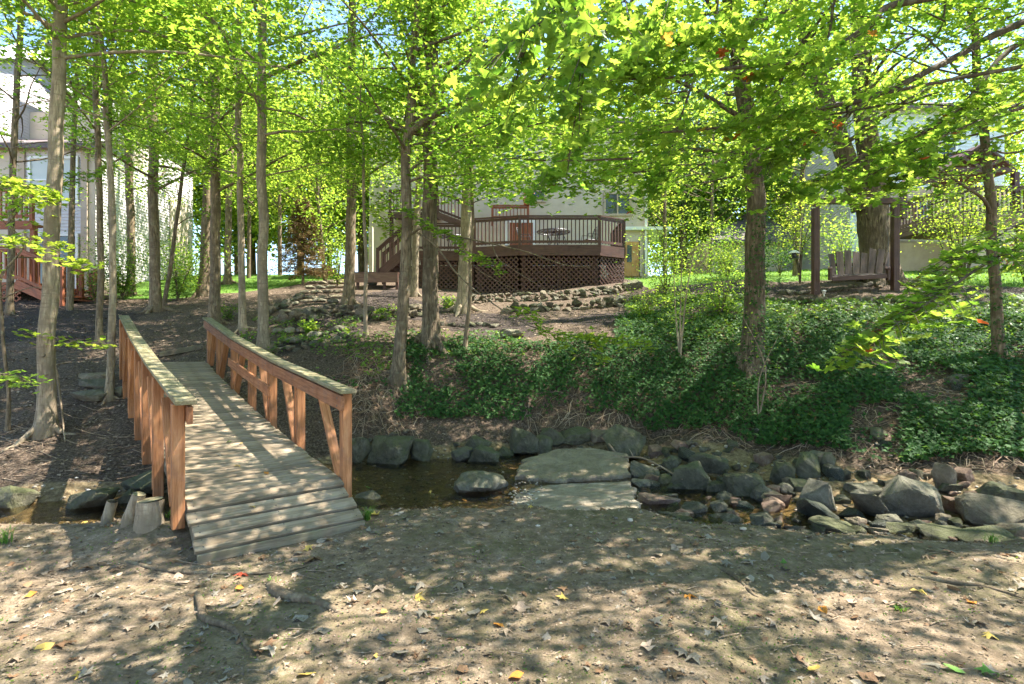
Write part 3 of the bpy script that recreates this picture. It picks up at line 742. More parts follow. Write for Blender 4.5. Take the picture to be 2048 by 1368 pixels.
# ---------------------------------------------------------------- leaf templates
def fan(outline, c, lift=0.0):
    n_ = len(outline); V = [(x, y, 0.0) for x, y in outline]+[(c[0], c[1], lift)]
    return np.array(V), np.array([(i, (i+1) % n_, n_) for i in range(n_)])
half = [(0, -.03), (.13, -.09), (.31, -.14), (.30, -.04), (.22, .06), (.36, .10), (.40, .06), (.53, .22), (.44, .30), (.30, .27), (.19, .30), (.21, .42), (.27, .50), (.15, .60), (0, .82)]
MAPLE = fan(half+[(-x, y) for x, y in half[-2:0:-1]], (0, .2), -.09)
h2 = [(0, 0), (.29, -.14), (.20, .08), (.52, .24), (.17, .36), (0, .8)]
MAPLE_M = fan(h2+[(-x, y) for x, y in h2[-2:0:-1]], (0, .2), -.07)
STAR = (np.array([(0, -.05, 0), (.5, .2, .06), (.14, .36, 0), (0, .8, .02), (-.14, .36, 0), (-.5, .2, .06)]), np.array([(0, 1, 2), (0, 2, 4), (2, 3, 4), (0, 4, 5)]))
OVAL = (np.array([(0, 0, 0), (.26, .3, .05), (.2, .62, .03), (0, .9, 0), (-.2, .62, .03), (-.26, .3, .05)]), np.array([(0, 1, 2), (0, 2, 3), (0, 3, 4), (0, 4, 5)]))
FOLD = (np.array([(0, 0, 0), (.36, .4, .08), (0, .9, 0), (-.36, .4, .08)]), np.array([(0, 1, 2), (0, 2, 3)]))
def leaf_field(g, P, size, tmpl, rg, tilt=.45, droop=.25, up=None, rnd=None, face=None):
    P = np.asarray(P, float); n_ = len(P)
    if n_ == 0: return
    Nn = rg.normal(0, tilt, (n_, 3)); Nn[:, 2] = 1
    if up is not None: Nn = Nn*np.array([1, 1, .6])+up*1.0
    if face is not None: Nn += face
    Nn /= np.linalg.norm(Nn, axis=1)[:, None]
    a = rg.random(n_)*2*PI; T = np.stack([np.cos(a), np.sin(a), -droop*np.ones(n_)+rg.normal(0, .15, n_)], -1)
    T -= (T*Nn).sum(1)[:, None]*Nn; T /= np.linalg.norm(T, axis=1)[:, None]+1e-9
    B = np.cross(T, Nn); s = np.broadcast_to(size, (n_,)) if np.isscalar(size) else size
    tv, tf = tmpl; curl = rg.normal(1, .8, n_)
    V = P[:, None]+s[:, None, None]*(tv[None, :, 0:1]*B[:, None]+tv[None, :, 1:2]*T[:, None]+(tv[None, :, 2:3]*curl[:, None, None])*Nn[:, None])
    Fc = (tf[None]+(np.arange(n_)*len(tv))[:, None, None]).reshape(-1, 3)
    r = rg.random(n_) if rnd is None else rnd
    g.add(V.reshape(-1, 3), Fc, np.repeat(r, len(tv)))

# clear views: windows (u0,v0,u1,v1,Ymax) in which no crown cluster nearer than Ymax hangs, so the view the place has stays open
CLEAR = [(860,405,1245,600,18.5),(760,480,900,600,18),(1010,388,1240,440,18.5),(60,440,190,600,15.5),(0,500,190,600,15),(300,330,392,470,17),(1590,440,1800,600,14),
         (1640,400,1700,600,13),(200,455,560,640,14),(540,430,720,640,14.5),(1795,470,1905,540,17),(420,470,560,560,25),(1250,440,1300,560,20),(1380,430,1480,520,24),(0,135,100,300,16),(55,305,200,345,15),(1680,300,1780,600,12),(1885,275,2045,338,17)]
def is_clear(p, r=0):
    if p[1] < .5: return True
    u, v = px(p); m = r*F/p[1]*.55
    for a, b, c, d, Y in CLEAR:
        if a-m < u < c+m and b-m < v < d+m and p[1] < Y: return False
    return True
SKYGAP = [(1330,150,1480,210),(1350,230,1440,420),(1745,60,1960,170),(0,0,90,130),(185,60,235,140),(700,20,800,170),(60,110,130,190),(340,150,400,200),(1400,380,1480,440),(560,430,600,480),(1000,90,1060,160),(1440,100,1490,150),(1885,278,2045,335),(1790,20,1850,60),(870,60,900,110),(1500,330,1560,400),(1640,195,1745,345)]
def gap(p, rg):
    if p[1] < .5: return False
    u, v = px(p)
    for a, b, c, d in SKYGAP:
        if a < u < c and b < v < d: return rg.random() < .8
    return False

# ---------------------------------------------------------------- trees
def cluster(gl, c, rad, nleaf, size, tmpl, rg, flat=.22, tilt=.4):
    a = rg.random(nleaf)*2*PI; r = rad*np.sqrt(rg.random(nleaf))
    P = np.stack([c[0]+r*np.cos(a), c[1]+r*np.sin(a), c[2]+rg.normal(0, flat*rad, nleaf)-.25*r*r/rad], -1)
    leaf_field(gl, P, size*rg.uniform(.65, 1.2, nleaf), tmpl, rg, tilt)
def tree(label, base, path, r0, r1, top_h, bark=BARK_B, leafm=LEAF, limbs=16, zlow=4.2, reach=3.1, nleaf=46, lsize=.112, tmpl=STAR, seed=0,
         name='maple_tree', cat='tree', group='trees standing on the wooded slope', roots=3, nseg=10, spread=None, extra_limbs=(), dens=1.0, crown=True):
    """base: world point. path: list of world points the trunk passes through (above base)."""
    rg = np.random.default_rng(1000+seed); base = np.array(base)
    t = thing(name, label, cat, tuple(base), group)
    d = (path[-1]-base) if len(path) else np.array([0, 0, 1.])
    P = [base-np.array([0, 0, .25]), base]+list(path)
    # carry on above the last point to the full height
    last = P[-1]; dirn = (P[-1]-P[-2])/np.linalg.norm(P[-1]-P[-2])
    if last[2] < base[2]+top_h:
        k = (base[2]+top_h-last[2])
        P.append(last+dirn*k*.5+np.append(rg.normal(0, .12, 2), 0)); P.append(last+dirn*k+np.append(rg.normal(0, .25, 2), 0))
    SP = smooth_path(P, 7); hh = (SP[:, 2]-base[2])/top_h
    R = r0+(r1-r0)*np.clip((SP[:, 2]-base[2])/max(path[-1][2]-base[2], .1), 0, 1) if len(path) else r0*np.ones(len(SP))
    over = np.clip((SP[:, 2]-(path[-1][2] if len(path) else base[2]))/max(base[2]+top_h-(path[-1][2] if len(path) else base[2]), .1), 0, 1)
    SP[:, 0] += .012*np.array([mn.noise(Vector((seed*3.1, 0, z*1.1))) for z in SP[:, 2]])*4*np.clip(hh*6, 0, 1); SP[:, 1] += .05*np.array([mn.noise(Vector((seed*7.1, 5, z*.9))) for z in SP[:, 2]])
    R = R*(1-.85*over)*.93; flare = np.exp(-np.maximum(SP[:, 2]-base[2], 0)/(.9*r0+.08)); R = R*(1+.55*flare)
    g = Geo(); tube(g, SP, R, 16 if r0 > .1 else 8, wob=.045, seed=seed)
    for k in range(roots if r0 > .06 else 0):
        a = k*2*PI/max(roots, 1)+rg.uniform(-.5, .5); L = rg.uniform(2.2, 4.2)*r0
        pts = [base+np.array([math.cos(a)*r0*.5, math.sin(a)*r0*.5, r0*1.2])]
        for q in (.45, .75, 1.0):
            x, y = base[0]+math.cos(a+.2*q)*(r0*.9+L*q), base[1]+math.sin(a+.2*q)*(r0*.9+L*q); pts.append(np.array([x, y, H(x, y)+r0*.12*(1-q)-.02*q]))
        tube(g, smooth_path(pts, 3), np.linspace(r0*.42, r0*.1, 10), 7, wob=.08, seed=seed+k)
    for q in range(int(rg.integers(2, 6)) if r0 > .06 else 0):     # knots
        i = rg.integers(8, max(9, len(SP)//2)); a = rg.uniform(PI, 2*PI); r = R[i]
        c = SP[i]+np.array([math.cos(a)*r*.9, math.sin(a)*r*.9, 0]); tube(g, [c-np.array([math.cos(a), math.sin(a), -.3])*r*.3, c+np.array([math.cos(a), math.sin(a), .4])*r*.28], [r*.42, r*.2], 7, wob=.1, seed=q)
    gl = Geo()
    def limb(p0, dr, L, rr, lv=0, hi=False):
        pts = [p0]; d_ = dr/np.linalg.norm(dr)
        n_ = 5
        for q in range(n_):
            d_ = d_+rg.normal(0, .13, 3); d_[2] -= .03*q; d_ /= np.linalg.norm(d_); pts.append(pts[-1]+d_*L/n_)
        pts = np.array(pts)
        tube(g, smooth_path(pts, 2), np.linspace(rr, rr*.2, 11), 5)
        for q in range(1, n_+1):
            for kk in range(2):
                cpos = pts[q]+rg.normal(0, .18, 3)*L*.45*np.array([1, 1, .5])
                if crown and is_clear(cpos, .4) and not gap(cpos, rg):
                    cluster(gl, cpos, rg.uniform(.34, .66), int((nleaf*.45 if hi else nleaf)*dens*rg.uniform(.6, 1.3)), lsize*(1.5 if hi else 1), FOLD if hi else tmpl, rg)
                    if kk == 0 and lv < 2 and q > 1: tube(g, [pts[q], (pts[q]+cpos)/2+np.array([0, 0, .04]), cpos], [rr*.3, rr*.2, rr*.08], 4)
    zf = EYE+.64*base[1]+.8; ztp = base[2]+top_h*.97; nlo = int(limbs*1.35) if ztp > zf+1 else limbs; nhi = limbs//2 if ztp > zf+1 else 0
    for k in range(nlo+nhi):
        hi = k >= nlo
        hgt = (zf+(ztp-zf)*(k-nlo+rg.random())/nhi) if hi else zlow+(min(zf, ztp)-zlow)*(k+rg.random())/nlo
        if hgt < SP[2, 2]: hgt = SP[2, 2]
        p0 = np.array([np.interp(hgt, SP[:, 2], SP[:, q]) for q in range(3)]); rloc = float(np.interp(hgt, SP[:, 2], R))
        a = k*2.4+rg.uniform(-.5, .5) if spread is None else rg.uniform(*spread)
        fr = (hgt-zlow)/(base[2]+top_h-zlow+.01); L = reach*(1-.5*fr)*rg.uniform(.7, 1.2)
        dr = np.array([math.cos(a), math.sin(a), rg.uniform(.1, .7)+.4*fr]); limb(p0, dr, L, max(rloc*.35, .012), 0, hi)
    for pts_, rr, leafy in extra_limbs:
        S_ = smooth_path(pts_, 5); tube(g, S_, np.linspace(rr, rr*.25, len(S_)), 7, wob=.04, seed=3)
        if leafy:
            for q in range(len(S_)//3, len(S_), 2):
                cp = S_[q]+rg.normal(0, .22, 3)*np.array([1, 1, .5]); cluster(gl, cp, .38, int(leafy), lsize, tmpl, rg)
                tube(g, [S_[q], cp], [.006, .003], 4)
    build(g, 'trunk', bark, t, True)
    if gl.n: build(gl, 'crown', leafm, t, kind='stuff')
    return t
def tpath(u0, v0, pts, Y=None):
    b = ground(u0, v0) if Y is None else None
    if b is None: x = (u0-1024)/F*Y; b = np.array([x, Y, H(x, Y)])
    Y = b[1]; return b, [at(u, v, Y) for u, v in pts]
TR = [ # label, base uv, path, w px bottom, w px top, top_h, bark, kwargs
 ('stout pale grey maple trunk left of the bridge, widest of the left side', (90,868), [(98,640),(106,400),(118,150),(124,0)], 34, 24, 13, BARK_G, dict(zlow=5.6, limbs=14)),
 ('thin dark trunk at the far left edge leaning right near its top', (20,628), [(24,450),(30,250),(44,0)], 13, 11, 13, BARK_B, dict(zlow=5.0, limbs=12)),
 ('slim grey brown trunk between the stout pale maple and the bridge rail', (200,690), [(200,480),(193,250),(187,0)], 13, 11, 12, BARK_B, dict(zlow=5.2, limbs=12)),
 ('slim pale trunk crossing in front of the slim grey brown one beside the left rail', (218,800), [(226,640),(222,380),(212,200),(194,0)], 15, 9, 11, BARK_G, dict(zlow=4.8, limbs=10)),
 ('straight brown trunk behind the left rail with flaring roots', (312,622), [(308,420),(304,200),(305,0)], 21, 16, 13, BARK_B, dict(zlow=5.6, roots=5)),
 ('slender sapling leaning right beside the straight brown trunk', (326,622), [(345,500),(368,330),(382,230),(395,120)], 9, 5, 6.5, BARK_B, dict(zlow=4.4, limbs=8, reach=1.5, roots=0)),
 ('knotted brown trunk rising behind the far end of the right rail', (428,648), [(430,480),(430,250),(425,0)], 22, 17, 13, BARK_B, dict(zlow=5.4)),
 ('grey trunk close behind the knotted brown one at its left', (406,592), [(414,450),(418,300),(424,100)], 22, 15, 13, BARK_B, dict(zlow=6.2, limbs=12)),
 ('pale slim trunk left of the tall one by the right rail', (485,663), [(483,480),(478,250),(477,60),(478,0)], 15, 12, 13, BARK_G, dict(zlow=5.2, limbs=12)),
 ('tall straight pale trunk rising over the right rail with a long branch to the right', (527,705), [(526,500),(523,250),(526,0)], 22, 17, 13, BARK_G, dict(zlow=5.6, limbs=14)),
 ('grey trunk standing farther back by the lawn, left of the tall pale one', (455,568), [(458,400),(465,250),(470,100)], 14, 10, 13, BARK_B, dict(zlow=7, limbs=12)),
 ('brown trunk rooted in dark mulch left of the deck platform', (697,608), [(702,450),(703,250),(704,50)], 22, 17, 13, BARK_B, dict(zlow=5.8)),
 ('young pole thin tree in front of the stone wall left of the deck', (731,672), [(731,560),(729,420),(727,300)], 9, 6, 6.5, BARK_G, dict(zlow=4.2, limbs=9, reach=1.6, roots=0)),
 ('dark leaning trunk rooted in the creek bank with a long branch over the deck', (796,760), [(806,600),(812,460),(815,300),(826,150),(836,0)], 27, 16, 12, BARK_B, dict(zlow=4.6, roots=5)),
 ('stout furrowed trunk with claw like roots at the top of the bank', (862,690), [(861,560),(862,400),(862,200),(864,0)], 36, 27, 14, BARK_F, dict(zlow=5.6, roots=7)),
 ('smooth grey trunk directly left of the furrowed one, behind it', (828,592), [(832,480),(838,300),(845,150)], 16, 12, 13, BARK_G, dict(zlow=6.5, limbs=12)),
 ('grey trunk in front of the deck with a smooth pale side', (925,624), [(930,500),(936,350),(946,200),(958,60)], 26, 17, 13, BARK_G, dict(zlow=5.6)),
 ('pole thin sapling right of the grey trunk before the deck', (930,706), [(937,600),(943,480),(944,370),(938,300)], 10, 5, 5.5, BARK_B, dict(zlow=4.4, limbs=6, reach=1.3, roots=0)),
 ('ivy clad trunk leaning left at its top, standing in the ivy bank', (1500,738), [(1508,600),(1510,420),(1498,260),(1475,90),(1462,0)], 44, 30, 13, BARK_F, dict(zlow=4.8, roots=3)),
 ('slim ivy flecked trunk at the right, rooted in the ivy', (2000,722), [(1993,600),(1982,440),(1972,300),(1955,150),(1940,0)], 22, 13, 11, BARK_B, dict(zlow=4.9, roots=2)),
 ('slim trunk with a broken hollow top behind the left trunks', (262,592), [(262,480),(256,300),(245,180)], 16, 14, 9.5, BARK_B, dict(zlow=6.0, limbs=7)),
 ('young leafy sapling at the left edge of the slope near the creek', (12,862), [(14,760),(6,660),(4,560)], 8, 5, 3.4, BARK_B, dict(zlow=2.0, limbs=7, reach=.9, roots=0, leafm=LEAF_Y, nleaf=16)),
]
for k, (lb, b, pth, wb, wt, th_, bk, kw) in enumerate(TR):
    bb, PP = tpath(b[0], b[1], pth); s = bb[1]/F; ex = []
    if 'long branch to the right' in lb:
        Y = bb[1]; ex = [([at(533,152,Y), at(590,128,Y-.2), at(650,105,Y-.4), at(710,70,Y-.6), at(770,0,Y-.6)], .045, 22), ([at(610,120,Y-.25), at(600,60,Y-.2), at(630,-10,Y-.1)], .022, 18)]
    if 'long branch over the deck' in lb:
        Y = bb[1]
        ex = [([at(818,268,Y), at(860,235,Y-.1), at(920,205,Y-.3), at(985,185,Y-.5), at(1060,165,Y-.8), at(1130,150,Y-1)], .075, 26),
              ([at(835,100,Y), at(870,85,Y-.1), at(935,60,Y-.2), at(1010,20,Y-.3)], .045, 20),
              ([at(862,190,Y-.1), at(880,160,Y-.2), at(940,120,Y-.3), at(1060,95,Y-.5)], .04, 20),
              ([at(812,366,Y), at(850,353,Y-.1), at(900,352,Y-.2), at(990,340,Y-.5)], .03, 24),
              ([at(808,480,Y), at(830,464,Y), at(850,457,Y-.1), at(925,475,Y-.3), at(1000,491,Y-.5), at(1060,506,Y-.6), at(1130,530,Y-.7), at(1180,534,Y-.8)], .026, 0),
              ([at(835,466,Y), at(870,490,Y-.2), at(912,545,Y-.4), at(960,588,Y-.8), at(1020,630,Y-1.2), at(1060,652,Y-1.5)], .022, 0),
              ([at(925,475,Y-.3), at(935,520,Y-.4), at(990,560,Y-.6), at(1080,600,Y-.8)], .012, 0),
              ([at(985,490,Y-.5), at(1000,520,Y-.6), at(1060,560,Y-.8), at(1110,590,Y-.9)], .01, 0)]
    if 'slim ivy flecked' in lb:
        Y = bb[1]; ex = [([at(1985,440,Y), at(1968,400,Y-.1), at(1925,370,Y-.2), at(1880,340,Y-.4), at(1850,325,Y-.5)], .035, 18)]
    T = tree(lb, bb, PP, wb*s/2, wt*s/2, th_, bk, seed=k, extra_limbs=ex, **kw)
    if 'ivy clad' in lb or 'ivy flecked' in lb:      # ivy on the trunk
        gi = Geo(); pts = [bb]+PP; SPv = smooth_path(pts, 10); rr = wb*s/2; rg = np.random.default_rng(k)
        m = 1500 if 'clad' in lb else 500; z = rg.random(m)**1.25*4.6+bb[2]; a = rg.normal(-1.2, 1.0, m)
        cx = np.interp(z, SPv[:, 2], SPv[:, 0]); cyy = np.interp(z, SPv[:, 2], SPv[:, 1])
        r_ = rr*(1.1+rg.random(m)*.35); nrm = np.stack([np.cos(a), np.sin(a), .3*np.ones(m)], -1)
        P = np.stack([cx+r_*np.cos(a), cyy+r_*np.sin(a), z], -1); kk = mn and np.array([mn.noise(Vector(q*1.6)) for q in P]) > -.12
        leaf_field(gi, P[kk], .055*rg.uniform(.7, 1.3, kk.sum()), STAR, rg, .4, .5, up=nrm[kk]*1.5); build(gi, 'ivy', IVY, T, kind='stuff')
# the twin trunk tree behind the swing
bb = ground(1752, 566); Y = bb[1]; s = Y/F; rg = np.random.default_rng(55)
twin = thing('twin_trunk_tree', 'massive furrowed tree behind the swing, forking into two trunks', 'tree', tuple(bb), 'trees standing on the wooded slope')
g = Geo(); gl = Geo()
P = smooth_path([bb-np.array([0, 0, .3]), bb, at(1750,500,Y), at(1745,420,Y), at(1738,380,Y)], 6)
tube(g, P, np.interp(np.linspace(0, 1, len(P)), [0, .25, .5, 1], [40, 32, 28, 29])*s, 24, wob=.05, seed=3, cap=False)
for pts, ra, rb in (([at(1724,420,Y), at(1690,310,Y), at(1660,230,Y), at(1630,130,Y), at(1590,0,Y+.2), at(1560,-160,Y+.3)], 19, 11), ([at(1752,400,Y), at(1738,300,Y), at(1728,220,Y), at(1722,120,Y), at(1716,0,Y), at(1700,-180,Y-.1)], 23, 13)):
    S_ = smooth_path(pts, 5); tube(g, S_, np.linspace(ra, rb, len(S_))*s, 16, wob=.05, seed=ra)
    for q in range(6, len(S_), 2):
        a = rg.uniform(0, 6.28); L = rg.uniform(1.5, 3); e = S_[q]+np.array([math.cos(a)*L, math.sin(a)*L, rg.uniform(.3, 1.4)]); md = (S_[q]+e)/2+np.array([0, 0, .25])
        tube(g, smooth_path([S_[q], md, e], 3), np.linspace(.06, .015, 7), 6)
        for t in range(9):
            c = S_[q]+(e-S_[q])*rg.uniform(.3, 1.1)+rg.normal(0, .4, 3)
            if is_clear(c) and not gap(c, rg): cluster(gl, c, .6, 50, .115, STAR, rg)
for k in range(6):
    a = k*1.05; pts = [bb+np.array([math.cos(a)*.3, math.sin(a)*.3, .5])]
    for q in (.6, .9, 1.25): x, y = bb[0]+math.cos(a)*q, bb[1]+math.sin(a)*q; pts.append(np.array([x, y, H(x, y)+.05*(1.25-q)]))
    tube(g, smooth_path(pts, 3), np.linspace(.22, .04, 10), 7, wob=.08, seed=k)
build(g, 'trunk', BARK_F, twin, True); build(gl, 'crown', LEAF, twin, kind='stuff')

# ---------------------------------------------------------------- the near maple whose boughs hang into the view, with its single leaves
near = thing('overhanging_maple', 'maple whose dark boughs and big backlit leaves hang in from the upper right', 'tree', (8.6, 5.4, H(8.6, 5.4)))
g = Geo(); gl = Geo(); LP = []   # LP: leaf points (pos)
tr_top = np.array([8.4, 5.3, 7.5])
tube(g, smooth_path([(8.6, 5.4, -.1+H(8.6, 5.4)), (8.6, 5.4, .4), (8.5, 5.35, 3), (8.4, 5.3, 5.5), tr_top, (8.2, 5.2, 11), (8, 5.2, 14)], 5), np.linspace(.34, .1, 31), 16, wob=.05, seed=5)
rg = np.random.default_rng(99)
BR = [([at(2048,45,5.6), at(1900,120,5.4), at(1755,190,5.2), at(1650,215,5.1), at(1540,238,5.0), at(1440,255,4.9), at(1284,268,4.8)], .034),
      ([at(1830,0,4.8), at(1740,50,4.7), at(1640,115,4.6), at(1565,127,4.5), at(1462,136,4.4), at(1353,154,4.3), at(1230,159,4.2)], .03),
      ([at(2047,82,6.2), at(1948,187,6.0), at(1908,229,5.9), at(1828,274,5.8), at(1751,303,5.6), at(1680,340,5.5), at(1600,375,5.4)], .028),
      ([at(2048,205,6.8), at(1960,228,6.6), at(1860,262,6.3), at(1780,300,6.1), at(1700,350,6.0)], .02),
      ([at(2048,215,5.4), at(1940,250,5.2), at(1850,290,5.0), at(1790,330,4.9)], .018),
      ([at(1755,190,5.2), at(1690,235,5.2), at(1640,268,5.2), at(1570,300,5.2), at(1530,335,5.2)], .016),
      ([at(1660,-20,5.0), at(1558,29,4.8), at(1462,53,4.6), at(1389,72,4.5), at(1317,96,4.4), at(1250,130,4.3)], .02),
      ([at(1300,-70,3.5), at(1228,0,3.4), at(1195,55,3.3), at(1172,120,3.3), at(1160,190,3.3)], .012),
      ([at(1180,-80,3.0), at(1120,0,2.9), at(1080,50,2.8), at(1050,90,2.8)], .010),
      ([at(1380,-70,3.9), at(1330,20,3.9), at(1300,70,3.9)], .010),
      ([at(2070,488,4.6), at(1985,520,4.4), at(1905,572,4.25), at(1850,610,4.15), at(1790,650,4.05), at(1740,688,4.0)], .014),
      ([at(2070,440,4.9), at(2000,470,4.7), at(1930,510,4.6), at(1870,560,4.5)], .010),
      ([at(2060,300,5.2), at(1980,300,5.1), at(1900,310,5.0), at(1840,335,5.0)], .012),
      ([at(1500,-60,6.2), at(1430,60,6.1), at(1380,180,6.0), at(1340,300,6.0), at(1300,370,6.0)], .02),
      ([at(1340,-60,5.6), at(1260,80,5.5), at(1200,200,5.5), at(1150,290,5.5), at(1100,350,5.5)], .02),
      ([at(1200,-60,6.4), at(1130,90,6.4), at(1060,190,6.4), at(1010,260,6.4)], .016),
      ([at(1720,-60,6.8), at(1650,90,6.7), at(1560,200,6.6), at(1480,300,6.5), at(1430,340,6.5)], .02),
      ([at(1930,-60,7), at(1880,60,7), at(1800,150,6.9), at(1700,250,6.8)], .018)]
for bi, (pts, rr) in enumerate(BR):
    full = [np.array([8.42, 5.3, min(max(pts[0][2]+.6, 3.2), 11)]), (np.array([8.42, 5.3, pts[0][2]+.9])+pts[0])/2]+pts
    S_ = smooth_path(full, 6); tube(g, S_, np.interp(np.linspace(0, 1, len(S_)), [0, .3, 1], [rr*1.9, rr, rr*.22]), 7, wob=.05, seed=bi)
    bm_ = smooth_path(pts, 6); Lr = np.linalg.norm(np.diff(bm_, axis=0), axis=1).sum()
    fine = bi in (10, 11)
    for q in range(4, len(bm_)):
        for sd in (-1, 1):
            if rg.random() < (.42 if fine else .12): continue
            d = bm_[min(q+1, len(bm_)-1)]-bm_[q-1]; d /= np.linalg.norm(d)+1e-9
            side = np.cross(d, (0, 0, 1))*sd; side /= np.linalg.norm(side)+1e-9
            L = rg.uniform(.25, .7)*(1.15-.5*q/len(bm_))*(.75 if fine else 1)
            tw = [bm_[q], bm_[q]+(side*.6+d*.5)*L*.5+np.array([0, 0, .02]), bm_[q]+(side*.75+d*.7)*L+np.array([0, 0, -.09*L/.5])]
            tw = smooth_path(tw, 3); tube(g, tw, np.linspace(.0045, .0018, len(tw)), 4)
            for m in range(2, len(tw)):
                for ss in (-1, 1):
                    LP.append(tw[m]+side*0+np.cross(side, (0, 0, 1))*ss*.05+rg.normal(0, .028, 3)+np.array([0, 0, -.02]))
LP = np.array(LP)
LP = LP[[i for i, p in enumerate(LP) if not (gap(p, rg))]]
# more foliage deeper in the crown and above the frame
ex = []
for k in range(820):
    u = rg.uniform(1000, 2150); v = rg.uniform(-700, 350+50*math.sin(u/90)); Yd = rg.uniform(4.6, 9.5)
    if v > -50 and rg.random() < .2: continue
    c = at(u, v, Yd)
    if not is_clear(c, .3) or gap(c, rg): continue
    ex.append(c)
for k in range(420):     # boughs reaching left over the deck view
    u = rg.uniform(880, 1380); v = rg.uniform(150, 392+14*math.sin(u/37)); Yd = rg.uniform(7, 11.5); c = at(u, v, Yd)
    if rg.random() < .8*sstep(250, 120, v) or not is_clear(c, .15) or gap(c, rg): continue
    ex.append(c)
for k in range(230):     # crown to the right of and above the viewer: it dapples the ground
    c = np.array([rg.uniform(-1, 11), rg.uniform(-3, 9), rg.uniform(4.5, 11)])
    if c[1] > .5:
        u, v = px(c)
        if 0 < u < 2048 and v > 0: continue
    ex.append(c)
gx = Geo()
for k in range(190):  # unseen leaf clusters added towards the sun to dapple the near dirt
    h_ = rg.uniform(4.8, 9.5); gx_, gy_ = rg.uniform(-2.6, 3.4), rg.uniform(1.9, 5.6); c = np.array([gx_+SUN_H[0]*h_, gy_+SUN_H[1]*h_, h_])
    u, v = px(c)
    if -50 < u < 2100 and v > -30: continue
    ex.append(c)
for c in ex: cluster(gx, c, rg.uniform(.3, .6), 26, .105, MAPLE_M if (c[1] > .5 and c[2] < EYE+.63*c[1] and c[1] < 7) else STAR, rg)
for c in ex[::3]:
    tube(g, [c+rg.normal(0, .1, 3), c+np.array([.5, .1, .12])*rg.uniform(.8, 1.5)], [.004, .012], 4)
# the 300 leaves that show largest are single parts
def sharp_size(p): 
    u, v = px(p) if p[1] > .3 else (-1, -1)
    return 1/p[1] if (0 < u < 2048 and 0 < v < 1368) else 0
order = np.argsort([-sharp_size(p) for p in LP]); single = order[:300]; rest = order[300:]
LEAFME = []
for k in range(8):
    gg = Geo(); leaf_field(gg, np.zeros((1, 3)), 1.0, MAPLE, np.random.default_rng(k), .12, .1, rnd=np.array([k/8.0+.05])); LEAFME.append(gg.mesh('leaf', LEAF_N))
build(g, 'trunk', BARK_D, near, True)
nl = wloc(near)
for i in single:
    o = bpy.data.objects.new('leaf', LEAFME[rg.integers(0, 8)]); col.objects.link(o); o.parent = near
    o.location = tuple(LP[i]-nl); s = rg.uniform(.065, .115); o.scale = (s*rg.uniform(.8, 1.1), s, s*rg.uniform(-1.5, 2.5)); o.rotation_euler = (rg.normal(-.2, .5), rg.normal(0, .5), rg.uniform(0, 6.28))
gr = Geo(); leaf_field(gr, LP[rest], .098*rg.uniform(.65, 1.25, len(rest)), MAPLE, rg, .45)
build(gr, 'foliage', LEAF_N, near, kind='stuff')
build(gx, 'crown', LEAF, near, kind='stuff')
# a second maple behind and right of the viewer, shading the near dirt
def simple_tree(name, label, base, h, r, nclus, nleaf, lsize, leafm, seed, zl, rad, bark=BARK_B, tmpl=STAR, cat='tree', group=None, squash=1.0):
    rg = np.random.default_rng(seed); base = np.array(base); t = thing(name, label, cat, tuple(base), group)
    g = Geo(); gl = Geo(); top = base+np.array([rg.normal(0, .3), rg.normal(0, .3), h]); S_ = smooth_path([base-np.array([0, 0, .3]), base, (base+top)/2+np.append(rg.normal(0, .15, 2), 0), top], 5)
    tube(g, S_, np.linspace(r*1.2, r*.25, len(S_)), 9, wob=.05, seed=seed)
    cen = base+np.array([0, 0, zl+(h-zl)*.5])
    for k in range(nclus):
        d = rg.normal(0, 1, 3); d /= np.linalg.norm(d); q = rg.random()**.45
        c = cen+d*q*np.array([rad, rad*squash, (h-zl)*.55])
        if not is_clear(c, .3) or gap(c, rg): continue
        cluster(gl, c, rg.uniform(.35, .7)*max(lsize/.12, 1)*.9, nleaf, lsize, tmpl, rg, .3, .6)
        if k % 3 == 0:
            b0 = np.array([np.interp(max(c[2]-1.0, base[2]+.5), S_[:, 2], S_[:, i]) for i in range(3)])
            tube(g, smooth_path([b0, (b0+c)/2+np.array([0, 0, -.1]), c], 2), np.linspace(r*.25, .01, 5), 4)
    build(g, 'trunk', bark, t, True); build(gl, 'crown', leafm, t, kind='stuff')
    return t
# distant trees beyond the houses
FAR = [(-24,34),(-19,38),(-15.5,33),(-12,36),(-8.5,41),(-6,37),(-3,44),(2,40),(7,42),(11,37),(14,43),(18,36),(-28,30),(24,38),(30,34),(-34,36),(9,46),(-10,50),(4,52),(-11.2,29),(-8.6,31.5),(-16.8,31),(9.6,31),(12.6,32.5),(-7,34),(16.5,30),(21.5,31.5)]
kinds = ['round', 'tall', 'broad', 'thin']
FARL = ['farthest left tree crown rising behind the white house', 'dense tree behind the white house roof', 'tree showing over the ridge left of the path', 'tree standing behind the far lawn left of the conifer',
 'pale tree on the far side of the lawn', 'tree behind the dry conifer', 'tree to the left of the cream house', 'tree behind the cream house chimney', 'tree over the cream house roof', 'tree right behind the cream house corner',
 'tree filling the gap between the cream house and the garage', 'tree behind the pale garage roof', 'tree at the far left edge beyond the deck', 'tree behind the pale blue house', 'tree at the far right behind the blue house', 'leftmost far tree beyond the white house',
 'small far tree in the gap right of the deck', 'hazy tree deep in the gap left of the deck', 'hazy tree behind the middle of the cream house',
 'dense green tree behind the dry conifer and low platform', 'tree at the left corner of the cream house', 'green tree right of the white house side wall', 'tree right of the cream house corner over the lawn', 'tree close behind the pale garage', 'tree squeezed behind the cream house chimney side', 'tree behind the swing and the blue house corner', 'tree beyond the blue house right corner']
CROWNS = []
